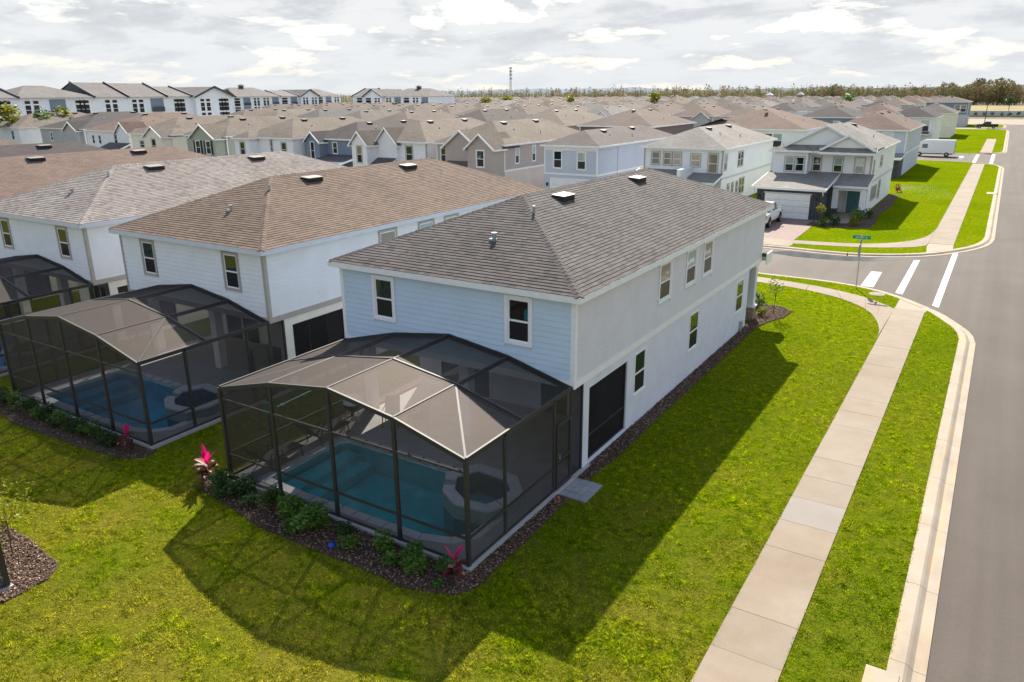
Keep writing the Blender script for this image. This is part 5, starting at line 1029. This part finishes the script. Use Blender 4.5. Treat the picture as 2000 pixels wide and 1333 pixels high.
# prototypes for the rest, copied with their parts
PRO = {}
def proto(key, wall, roof, front):
    o = mid_house('x', -4.9, 4.9, 0, 20.4, wall, roof, 5.78, 7.95, swin=((-3.4,.95,3.4,1.7),(1.7,.95,3.4,1.7)) if front else (), ewin=((4.0,.7,3.6,1.5),), bays=((.9,4.4,-1.3,0,5.6,6.9),) if front else (), wtrim='white', pipes=1)
    PRO[key] = o
def far_proto(key, wall, roof):
    R_ = thing('house', 'x', 'house'); g = MB(); g.box(-4.9,4.9,0,20.4,0,5.7); g.build('wall', M[wall], R_); ex = (-5.25,5.25,-.35,20.75); roof_mesh(hip_planes(*ex, 5.78, 7.95)).build('roof', M[roof], R_); fasciabox(R_, *ex, 5.78)
    for yv in (6, 13.4): vent_box(R_, .62, yv, 7.72, 1.0)
    PRO[key] = R_
roofs = ['brown','taupe','tan','dark','red','grey','slate']; walls = ['white','cream','taupe','lavender','grey','pink','greygreen']
for i, r_ in enumerate(roofs): proto(('n', i), 'wl_'+walls[i], 'rt_'+r_, False); proto(('f', i), 'wl_'+walls[(i+2)%7], 'rt_'+r_, True); far_proto(('d', i), 'wl_'+walls[(i+4)%7], 'rt_'+r_)
ROOFW = {0:'brown',1:'taupe-grey',2:'tan',3:'dark purplish',4:'reddish-brown',5:'light grey',6:'slate-grey'}
def ordw(n): return ORD[n-1] if n <= 20 else ('twenty-' if n < 30 else 'thirty-')+(['first','second','third','fourth','fifth','sixth','seventh','eighth','ninth'][n%10-1] if n%10 else 'zeroth')
used = set()
def visible(x, y):
    d = Vector((x,y,5))-CAM; zc = d.dot(fw); 
    return zc > 5 and abs(d.dot(rt)/zc) < .75
PICK = [0,1,0,4,2,0,1,3,0,2,1,0,4,5,0,1,2,6,0,4]
ROWS = [(3,99,'n',-87.5,-153),(4,158,'f',-36.0,-208),(5,199,'n',-1.8,-223),(6,258,'f',-22.0,-181),(7,300,'d',-22,-232),(8,359,'d',-22,-290),(9,401,'d',-22,-320),(10,460,'d',-22,-350),(11,502,'d',-22,-380)]
firsts = set()
for rown, y0, kind, xs, xe in ROWS:
    x = xs-4.9; k = 0; last = None
    while x > xe:
        if visible(x, y0+5):
            c = random.choice(PICK)
            if c == last: c = random.choice(PICK)
            last = c; k += 1; key = (kind, c); p = PRO[key]
            if key in firsts: o = copy_tree(p)
            else: o = p; firsts.add(key)
            o.location = (x, y0+random.uniform(-1.2,1.2), random.uniform(-.12,.25))
            o['label'] = f'{ROOFW[c]} hip-roofed house, {ordw(k)} from the road in the {ordw(rown)} row back'; o['group'] = 'hip-roofed houses in the rows behind'
        x -= random.choice((11.6,12.1,12.4,13.0))
for key, p in PRO.items():
    if key not in firsts:
        for ch in [p, *p.children_recursive][::-1]: bpy.data.objects.remove(ch)
# ------------------------------------------------------------------ apartment blocks at the left
M['apt_wall'] = plain('white_board_walls', (.80,.85,.93), .7, .03, .5); M['apt_roof'] = shingle_tex('grey_brown_apartment_roof', (.185,.17,.165)); M['apt_trim'] = plain('dark_rake_trim', (.06,.065,.08), .6, .05)
def apt(label, x, y, rz, segs, D=17, ze=11.0):
    """long block: local y along its length, facade on +x; segs = (y0, y1, ridge height, kind)"""
    R_ = thing('apartment_building', label, 'apartments', (x,y,0), rz)
    for (a, b_, zr, kind) in segs:
        zr = ze+(zr-ze)*.6; fx = .0 if kind != 'g' else 1.6
        g = MB(); g.box(-D,fx,a,b_,0,ze); g.build('wall', M['apt_wall'], R_)
        if kind == 'g':     # gable end facing +x
            ym = (a+b_)/2; g = MB(); g.add([(fx,a,ze),(fx,b_,ze),(fx,ym,zr-.15),(fx-.2,a,ze),(fx-.2,b_,ze),(fx-.2,ym,zr-.15)], [(0,1,2),(5,4,3)]); g.build('gable_wall', M['apt_wall'], R_)
            s = math.hypot((b_-a)/2+.6, zr-ze+.4); z0 = ze-.35; roof_mesh([([(fx+.7,a-.6,z0),(fx+.7,ym,zr),(-D,ym,zr),(-D,a-.6,z0)], [(0,0),(0,s),(19,s),(19,0)]), ([(fx+.7,ym,zr),(fx+.7,b_+.6,z0),(-D,b_+.6,z0),(-D,ym,zr)], [(0,s),(0,0),(19,0),(19,s)])]).build('roof', M['apt_roof'], R_)
            g = MB()
            for q in (a-.6, b_+.6): g.bar((fx+.7,q,z0),(fx+.7,ym,zr),.12,.45)
            g.build('rake_board', M['apt_trim'], R_)
        else:
            e = fx+.8; xm = (e-D-.8)/2; s = math.hypot(e-xm, zr-ze+.3); z0 = ze-.1
            if kind == 'h': pl = [([(e,a-.6,z0),(e,b_+.6,z0),(xm,b_-6,zr),(xm,a+6,zr)], [(0,0),(b_-a,0),(b_-a-6,s),(6,s)]), ([(-D-.8,a-.6,z0),(e,a-.6,z0),(xm,a+6,zr)], [(0,0),(18,0),(9,s)]), ([(e,b_+.6,z0),(-D-.8,b_+.6,z0),(xm,b_-6,zr)], [(0,0),(18,0),(9,s)]), ([(-D-.8,b_+.6,z0),(-D-.8,a-.6,z0),(xm,a+6,zr),(xm,b_-6,zr)], [(0,0),(b_-a,0),(b_-a-6,s),(6,s)])]
            else: pl = [([(e,a,z0),(e,b_,z0),(xm,b_,zr),(xm,a,zr)], [(0,0),(b_-a,0),(b_-a,s),(0,s)]), ([(-D-.8,b_,z0),(-D-.8,a,z0),(xm,a,zr),(xm,b_,zr)], [(0,0),(b_-a,0),(b_-a,s),(0,s)])]
            roof_mesh(pl).build('roof', M['apt_roof'], R_)
            if kind == 's':
                g = MB()
                for q in (a, b_):
                    g.bar((e,q,z0+.05),(xm,q,zr+.05),.35,.5)
                    g.add([(e-.4,q,ze-.6),(-D+.4,q,ze-.6),(xm,q,zr-.2)], [(0,1,2)])
                g.build('rake_board', M['apt_trim'], R_)
            if kind == 'h' and b_-a > 16:
                ym = (a+b_)/2; g = MB(); g.box(xm-.7,xm+.7,ym-.7,ym+.7,zr-.5,zr+.6); f_ = g.build('cupola', M['apt_trim'], R_); g = MB(); g.add([(xm-1.3,ym-1.3,zr+.6),(xm+1.3,ym-1.3,zr+.6),(xm+1.3,ym+1.3,zr+.6),(xm-1.3,ym+1.3,zr+.6),(xm,ym,zr+1.3)], [(0,1,4),(1,2,4),(2,3,4),(3,0,4),(3,2,1,0)]); g.build('cupola_roof', M['apt_roof'], f_)
        n = max(1, int((b_-a)/4.2)); w = (b_-a)/n
        for i in range(n):
            for z in ((ze-3.4, ze-6.7) if True else ()):
                q = a+(i+.5)*w
                if i % 3 == 1 and kind in 'sh':
                    g = MB(); g.box(fx+.02,fx+.08,q-1.7,q+1.7,z-.1,z+2.9); f_ = g.build('balcony_recess', M['wl_slateblue'], R_); g = MB(); g.box(fx+.5,fx+.56,q-1.5,q+1.5,z,z+1.0); g.box(fx+.08,fx+.5,q-1.5,q+1.5,z-.12,z); g.build('balcony_rail', M['apt_trim'], f_); continue  # shade of the recess put into a flat darker panel on the facade
                for dq in ((-.85,.85) if (i+int(a)) % 4 else (-.95,0,.95)):
                    g = MB(); g.box(fx+.0,fx+.06,q+dq-.66,q+dq+.66,z-.3,z+2.75); f_ = g.build('window', M['white'], R_); g = MB(); g.box(fx+.06,fx+.075,q+dq-.54,q+dq+.54,z-.2,z+.75); g.box(fx+.06,fx+.075,q+dq-.54,q+dq+.54,z+.85,z+1.75); g.box(fx+.06,fx+.075,q+dq-.54,q+dq+.54,z+2.05,z+2.65); g.build('pane', M['insect_screen'], f_)
    return R_
apt('white three-storey apartment block with stepped grey roofs and a cupola at the far left', -164, 0, 0, [(10,34,14.3,'s'),(34,48,14.0,'g'),(48,53,13.8,'s'),(53,60,15.6,'s'),(60,66,14.6,'s'),(66,82,15.0,'h'),(82,90,16.2,'s'),(90,100,16.0,'s'),(100,107,14.8,'s'),(107,118,14.6,'g')])
apt('second white apartment block with long grey hip roof and cupola right of the stepped block', -246, 168, 0, [(0,9,14.2,'g'),(9,16,14.6,'g'),(16,40,16.2,'h'),(40,50,14.4,'s'),(50,60,14.8,'g'),(60,75,15.4,'h')], ze=10.6)
apt('third white apartment block with grey hip roof ending the row of apartments', -232, 236, -math.radians(90), [(0,8,15.6,'s'),(8,18,15.0,'g'),(18,42,15.2,'h')], ze=10.2)
for i, (x, y, h) in enumerate(((-150,53,8.6),(-151,58,9.3),(-150,63,8.4),(-150,68,8.9))):
    small_tree(x, y, h, 2.3, ('leafy tree before the apartment block, '+ORD[i]+' from the left edge'), 'leaf_yellow' if i % 2 else 'leaf_mid', 300, .7, 100+i, name='tree', trunk=.14)
small_tree(-181, 205, 8.5, 2.2, 'dark small tree between the second apartment block and its neighbour', 'leaf_dark', 220, .8, 111, name='tree', trunk=.15)
for i, (x, y, h, r) in enumerate(((-205,300,10,4.5),(-196,303,9.5,4),(-160,300,10,3.5),(-120,302,11,3),(-48,330,10,4))):
    small_tree(x, y, h, r, ('yellowish tree crown above the roofs of the back rows, '+ORD[i]+' from the apartments'), 'leaf_yellow' if i < 4 else 'leaf_mid', 420, .9, 120+i, name='tree', trunk=.2)
# ------------------------------------------------------------------ far woods
def forest(name, mats, pts, hmin, hmax, seedv, per=70, lean=.45):
    rs = np.random.default_rng(seedv); V = [[] for _ in mats]; 
    for (x, y) in pts:
        k = rs.integers(len(mats)); h = rs.uniform(hmin, hmax)*(.88+.08*math.sin(x*.047+seedv)+.09*math.sin(x*.131+1.3*seedv)+.08*math.sin(x*.31)); r = h*rs.uniform(.13,.24); n = per
        t = rs.random(n); rad = r*(np.sin(np.pi*np.clip(t*.85+.12,0,1)))**.7*np.sqrt(rs.random(n)); a = rs.uniform(0, 2*np.pi, n); z = h*(.12+.88*t); c = np.stack([x+rad*np.cos(a), y+rad*np.sin(a), z], 1)
        s = h*.055*rs.uniform(.6,1.4,(n,1)); d1 = rs.normal(size=(n,3)); d1 /= np.linalg.norm(d1,axis=1,keepdims=True); d2 = np.cross(d1, rs.normal(size=(n,3))); d2 /= np.linalg.norm(d2,axis=1,keepdims=True)
        V[k].append(np.stack([c-d1*s, c+d2*s*.8, c+d1*s*1.1], 1).reshape(-1,3)); w = h*.012
        V[k].append(np.array([(x-w,y,0),(x+w,y,0),(x,y,h*.9),(x,y-w,0),(x,y+w,0),(x,y,h*.9)]))
    for k, m_ in enumerate(mats):
        if V[k]:
            v = np.concatenate(V[k]); raw(name, v, np.arange(len(v)).reshape(-1,3), M[m_], kind='stuff')
M['wood_green'] = leaf_mat('pine_foliage', (.075,.085,.030), (.17,.165,.07), .25, .8); M['wood_brown'] = leaf_mat('bare_cypress', (.19,.13,.07), (.34,.25,.14), .25, .8); M['wood_olive'] = leaf_mat('olive_foliage', (.12,.115,.05), (.26,.225,.10), .25, .8)
rs = np.random.default_rng(9)
P = [(rs.uniform(-40,330), 655+rs.exponential(70)) for _ in range(2100)]
forest('pine_wood', ['wood_green','wood_brown','wood_olive','wood_olive'], P, 10, 18.5, 21, 60)
P = [(rs.uniform(-140,-20), 655+rs.exponential(90)) for _ in range(1000)]
forest('pine_wood', ['wood_olive','wood_brown','wood_green'], P, 8, 15, 27, 55)
P = [(rs.uniform(-300,-120), 655+rs.exponential(90)) for _ in range(1100)]
forest('cypress_wood', ['wood_brown','wood_olive','wood_green'], P, 5, 11, 22, 50)
P = [(-150-rs.uniform(0,170), 560+rs.uniform(0,50)) for _ in range(260)]
forest('cypress_wood', ['wood_brown','wood_olive'], P, 9, 15, 23, 60)
P = [(rs.uniform(-900,-230), 660+rs.exponential(120)) for _ in range(1900)]
forest('tree_line', ['wood_green','wood_olive','wood_green','wood_brown'], P, 4, 10.5, 24, 40)
P = [(rs.uniform(-2200,-300), 1250+rs.exponential(400)) for _ in range(1500)]
forest('tree_line', ['wood_green','wood_olive'], P, 8, 15, 25, 30)
P = [(-rs.uniform(-300,1100), 1150+rs.exponential(300)) for _ in range(1400)]
forest('pine_wood', ['wood_green','wood_olive'], P, 10, 22, 26, 30)
# wall and hedge before the field, lone tree
R_ = thing('boundary_wall', 'long low pale blue-grey wall at the end of the road before the yellow field', 'wall', (0,392,0)); g = MB(); g.box(-13.9,120,0,.3,-.1,1.9); g.build('wall_panel', M['wl_grey'], R_); g = MB(); g.box(-13.9,120,-.05,.35,1.9,2.02); g.build('wall_cap', M['white'], R_)
for i in range(16): shrub(-3+i*3.2, 389, 1.2, 1.5, f'clipped dark shrub along the pale end wall, {ORD[i]} from the left', 'leaf_dark', 110, .5, 200+i, group='shrubs along the end wall', z=0)
small_tree(9.0, 408, 7.5, 2.6, 'lone round dark tree standing behind the pale end wall', 'leaf_dark', 420, .7, 230, name='tree', trunk=.15)
R_ = thing('street_lamp', 'thin dark street lamp post beside the black pickup at the road end', 'street lamp', (3.4,268,0)); g = MB(); g.tube([(0,0,0),(0,0,7.2)], [.11,.08], 8); g.build('pole', M['black'], R_); g = MB(); g.tube([(0,0,7.1),(.4,0,7.35),(1.1,0,7.35)], .05, 6); g.build('arm', M['black'], R_); g = MB(); g.box(.9,1.5,-.14,.14,7.28,7.42); g.build('lamp_head', M['black'], R_)
# radio mast on the horizon
R_ = thing('radio_mast', 'tall thin lattice radio mast with antenna drums on the horizon', 'mast', (-472,744,0)); g = MB()
for k in range(3):
    a = 2.094*k; g.bar((1.6*math.cos(a),1.6*math.sin(a),0),(.55*math.cos(a),.55*math.sin(a),38.5),.30)
for i in range(16):
    for k in range(3):
        a, b_ = 2.094*k, 2.094*(k+1); r1, r2 = 1.6-1.05*i/16, 1.6-1.05*(i+1)/16; g.bar((r1*math.cos(a),r1*math.sin(a),38.5*i/16),(r2*math.cos(b_),r2*math.sin(b_),38.5*(i+1)/16),.14)
g.build('lattice', M['sign_back'], R_)
for z in (26.5,30.5,34.0,37.5):
    g = MB()
    for k in range(3): a = 2.094*k+.5; g.box(1.3*math.cos(a)-.45,1.3*math.cos(a)+.45,1.3*math.sin(a)-.45,1.3*math.sin(a)+.45,z-.9,z+.9)
    g.build('antenna_cluster', M['wl_grey'], R_)
# white peaked shelters in front of the hills
M['tent'] = plain('white_canvas', (.85,.84,.82), .6, .02)
sh0 = None
for i, (x, y, z, r) in enumerate(((-305,640,9.0,5),(-285,640,9.4,5.5),(-262,640,9.6,5.2),(-238,640,9.2,6),(-186,600,9.5,5),(-168,605,9.2,4.5),(-150,610,10.0,5.5),(-128,615,10.2,5))):
    if sh0 is None:
        R_ = thing('shelter', 'small white peaked shelter roof among the far trees below the hills', 'shelter', (x,y,0), 0, 'white peaked shelters below the hills'); g = MB(); g.add([(-1,-1,0),(1,-1,0),(1,1,0),(-1,1,0),(0,0,.55)], [(0,1,4),(1,2,4),(2,3,4),(3,0,4),(3,2,1,0)]); rf_ = g.build('canopy', M['tent'], R_); rf_.location = (0,0,9); rf_.scale = (5,5,5); g = MB()
        for a in (-4.6,4.6):
            for b_ in (-4.6,4.6): g.box(a-.2,a+.2,b_-.2,b_+.2,0,9)
        g.build('posts', M['sign_back'], R_); sh0 = R_; o = R_
    else: o = copy_tree(sh0)
    o.location = (x,y,z-9.2); o.scale = (r/5*.5,r/5*.5,.8); o['label'] = f'small white peaked shelter roof among the far trees, {ORD[i]} from the left of eight'
# ================================================================== VEHICLES
def loft(sections, close=True):
    """sections: list of (y, [(x, z), ...]) rings with the same count"""
    v = []; f = []; n = len(sections[0][1])
    for y, ring in sections: v += [(x, y, z) for x, z in ring]
    for i in range(len(sections)-1):
        for k in range(n): f.append((i*n+k, (i+1)*n+k, (i+1)*n+(k+1)%n, i*n+(k+1)%n))
    f += [tuple(range(n)), tuple((len(sections)-1)*n+k for k in range(n-1,-1,-1))]; return v, f
def body_ring(w, z0, z1, top=None, r=.10):
    t = w if top is None else top
    return [(-w*.96,z0),(w*.96,z0),(w,z0+.25),(w,z0+(z1-z0)*.55),(t,z1-r),(t-r,z1),(-t+r,z1),(-t,z1-r),(-w,z0+(z1-z0)*.55),(-w,z0+.25)]
def wheel(R_, x, y, r=.40, w=.27):
    s = 1 if x > 0 else -1; T = Matrix.Translation((x,y,r)) @ Matrix.Rotation(math.radians(90), 4, 'Y')
    g = MB(T); g.add(*lathe([(.0,-w/2),(r*.93,-w/2),(r,-w*.3),(r,w*.3),(r*.93,w/2),(.0,w/2)], 20)); wh = g.build('wheel', M['rubber'], R_, smooth=False)
    g = MB(T); g.add(*lathe([(.0,s*(w/2+.012)),(r*.2,s*(w/2+.012)),(r*.55,s*(w/2-.01)),(r*.62,s*(w/2+.008)),(r*.62,s*w*.2)], 16)); g.build('rim', M['steel'], wh)
    return wh
def pickup(name, label, loc, rz, paint):
    R_ = thing(name, label, 'pickup truck', loc, rz); p = M[paint]; W2 = .98
    g = MB(); g.add(*loft([(-2.92,body_ring(.93,.55,1.20)),(-2.8,body_ring(W2,.48,1.22)),(-.95,body_ring(W2,.45,1.24)),(.9,body_ring(W2,.45,1.26)),(1.2,body_ring(W2,.45,1.24,.95)),(2.45,body_ring(.96,.46,1.16,.90)),(2.85,body_ring(.88,.52,1.05,.80))])); g.build('body', p, R_, smooth=False, bevel=.03)
    g = MB(); g.box(-.80,.80,-2.75,-1.05,1.215,1.262); g.build('cargo_bed', M['black'], R_)
    g = MB(); g.add(*loft([(-1.0,[(-.92,1.22),(.92,1.22),(.74,1.88),(-.74,1.88)]),(-.85,[(-.93,1.22),(.93,1.22),(.76,1.92),(-.76,1.92)]),(.35,[(-.93,1.22),(.93,1.22),(.76,1.94),(-.76,1.94)]),(1.25,[(-.92,1.20),(.92,1.20),(.90,1.24),(-.90,1.24)])])); g.build('cab', p, R_, bevel=.03)
    side = lambda s, a, b_, c, d: [(s*(.93-.17*(z-1.22)/.7+.006), y, z) for y, z in (a,b_,c,d)]
    for s in (-1,1):
        g = MB(); g.add(side(s,(-.80,1.28),(-.10,1.28),(-.10,1.84),(-.70,1.84)), [(0,1,2,3)]); g.build('side_window', M['car_glass'], R_); g = MB(); g.add(side(s,(.0,1.28),(.95,1.28),(.38,1.84),(.0,1.84)), [(0,1,2,3)]); g.build('side_window', M['car_glass'], R_)
        g = MB(); g.box(min(s*.97,s*1.18),max(s*.97,s*1.18),.78,.92,1.28,1.50); g.build('mirror', p if s > 0 else M['black'], R_)
        g = MB(); g.box(min(s*.72,s*.93),max(s*.72,s*.93),2.55,2.80,.82,1.0); g.build('headlight', M['glass_pale'], R_); g = MB(); g.box(min(s*.78,s*.96),max(s*.78,s*.96),-2.94,-2.86,.85,1.15); g.build('tail_light', M['red_lamp'], R_)
        for y in (-1.75,1.85):
            wheel(R_, s*.88, y, .41); g = MB(); g.add([(s*.985, y+.52*math.cos(t_*math.pi/8), .43+.52*math.sin(t_*math.pi/8)) for t_ in range(9)]+[(s*.985,y-.52,.40),(s*.985,y+.52,.40)], [tuple(range(11))]); g.build('wheel_arch', M['vent_dark'], R_)
    g = MB(); g.add([(-.80,.46,1.90),(.80,.46,1.90),(.88,1.18,1.29),(-.88,1.18,1.29)], [(0,1,2,3)]); g.build('windscreen', M['car_glass'], R_); g = MB(); g.add([(-.80,-1.015,1.34),(.80,-1.015,1.34),(.70,-1.015,1.80),(-.70,-1.015,1.80)], [(0,1,2,3)]); g.build('rear_window', M['car_glass'], R_)
    g = MB(); g.box(-.88,.88,2.84,2.98,.48,.66); g.box(-.93,.93,-3.04,-2.90,.48,.64); g.build('bumper', M['steel'], R_); g = MB(); g.box(-.70,.70,2.82,2.90,.72,1.0); g.build('grille', M['black'], R_); return R_
pickup('pickup_truck', 'white pickup truck parked on the paver driveway of the corner house opposite', (-7.35,49.7,.03), 0, 'white_gloss')
pickup('pickup_truck', 'black pickup truck parked across the concrete drive at the far end of the road', (4.4,256,.02), math.radians(92), 'black_gloss')
R_ = thing('cargo_van', 'long white high-roofed van parked beside the tan-roofed house on the second side street', 'van', (-.9,138.5,ZR+.01), math.radians(90)); R_.scale = (.93,)*3
def van_ring(w, z0, z1): return [(-w,z0),(w,z0),(w,z0+.6),(w*.98,z1-.5),(w*.90,z1-.08),(w*.80,z1),(-w*.80,z1),(-w*.90,z1-.08),(-w*.98,z1-.5),(-w,z0+.6)]
g = MB(); g.add(*loft([(-3.5,van_ring(.98,.5,3.0)),(-3.4,van_ring(1.03,.45,3.08)),(1.6,van_ring(1.03,.45,3.08)),(2.3,van_ring(1.02,.45,2.6)),(2.7,van_ring(1.0,.45,1.6)),(3.4,van_ring(.9,.5,1.2))])); g.build('body', M['white_gloss'], R_, bevel=.03)
g = MB(); g.box(-.96,.96,-3.56,-3.50,.5,2.8); g.build('rear_doors', M['vent'], R_); g = MB(); g.box(-.7,-.1,-3.585,-3.56,1.7,2.4); g.box(.1,.7,-3.585,-3.56,1.7,2.4); g.build('rear_window', M['car_glass'], R_)  # doors coloured dark for the shade on the van's rear end
for s in (-1,1):
    g = MB(); g.box(min(s*1.03,s*1.045),max(s*1.03,s*1.045),1.0,1.9,1.55,2.3); g.build('side_window', M['car_glass'], R_); g = MB(); g.box(min(s*1.03,s*1.05),max(s*1.03,s*1.05),-3.3,2.6,.45,.62); g.build('sill_trim', M['black'], R_)
    for y in (-2.3,2.3): wheel(R_, s*.93, y, .42)
g = MB(); g.add([(-.85,1.72,2.62),(.85,1.72,2.62),(.92,2.66,1.66),(-.92,2.66,1.66)], [(0,1,2,3)]); g.build('windscreen', M['car_glass'], R_)
# lawn sprinkler with its spray beside the corner house opposite
R_ = thing('sprinkler', 'small pop-up sprinkler head throwing a fan of water on the lawn opposite', 'sprinkler', (.5,79,0)); g = MB(); g.tube([(0,0,0),(0,0,.18)], .04, 8); g.build('riser', M['black'], R_); g = MB(); g.tube([(0,0,.18),(0,0,.22)], .055, 8); g.build('nozzle', M['black'], R_)
n = 2600; rs = np.random.default_rng(4); a = rs.uniform(-2.0,-.4,n); tt = rs.random(n)**.7; rr = 8.0*tt; z = .25+2.1*(tt-tt*tt)*4*.5*rs.uniform(.55,1.05,n)
c = np.stack([.5+rr*np.cos(a)*.5+rr*.25, 79+rr*np.sin(a), z], 1); s = rs.uniform(.006,.018,(n,1)); d1 = rs.normal(size=(n,3)); d2 = rs.normal(size=(n,3)); d3 = rs.normal(size=(n,3))
v = np.stack([c+d1*s, c+d2*s, c+d3*s, c], 1).reshape(-1,3); f = np.concatenate([np.array([[0,1,2],[0,1,3],[1,2,3],[0,2,3]])+4*i for i in range(n)]); M['drops'] = plain('water_drops', (.8,.82,.84), .2, .01); raw('water_spray', v, f, M['drops'], kind='stuff')
# air-conditioning units, meter boxes along the house sides
R_ = thing('utility_meter', 'small grey meter box low on the side wall of the blue-grey corner house', 'meter box', (.0,17.35,0)); g = MB(); g.box(-.02,.10,-.12,.12,.15,.55); g.build('box', M['sign_back'], R_); g = MB(); g.tube([(.05,0,0),(.05,0,.15)], .025, 6); g.build('conduit', M['white'], R_)
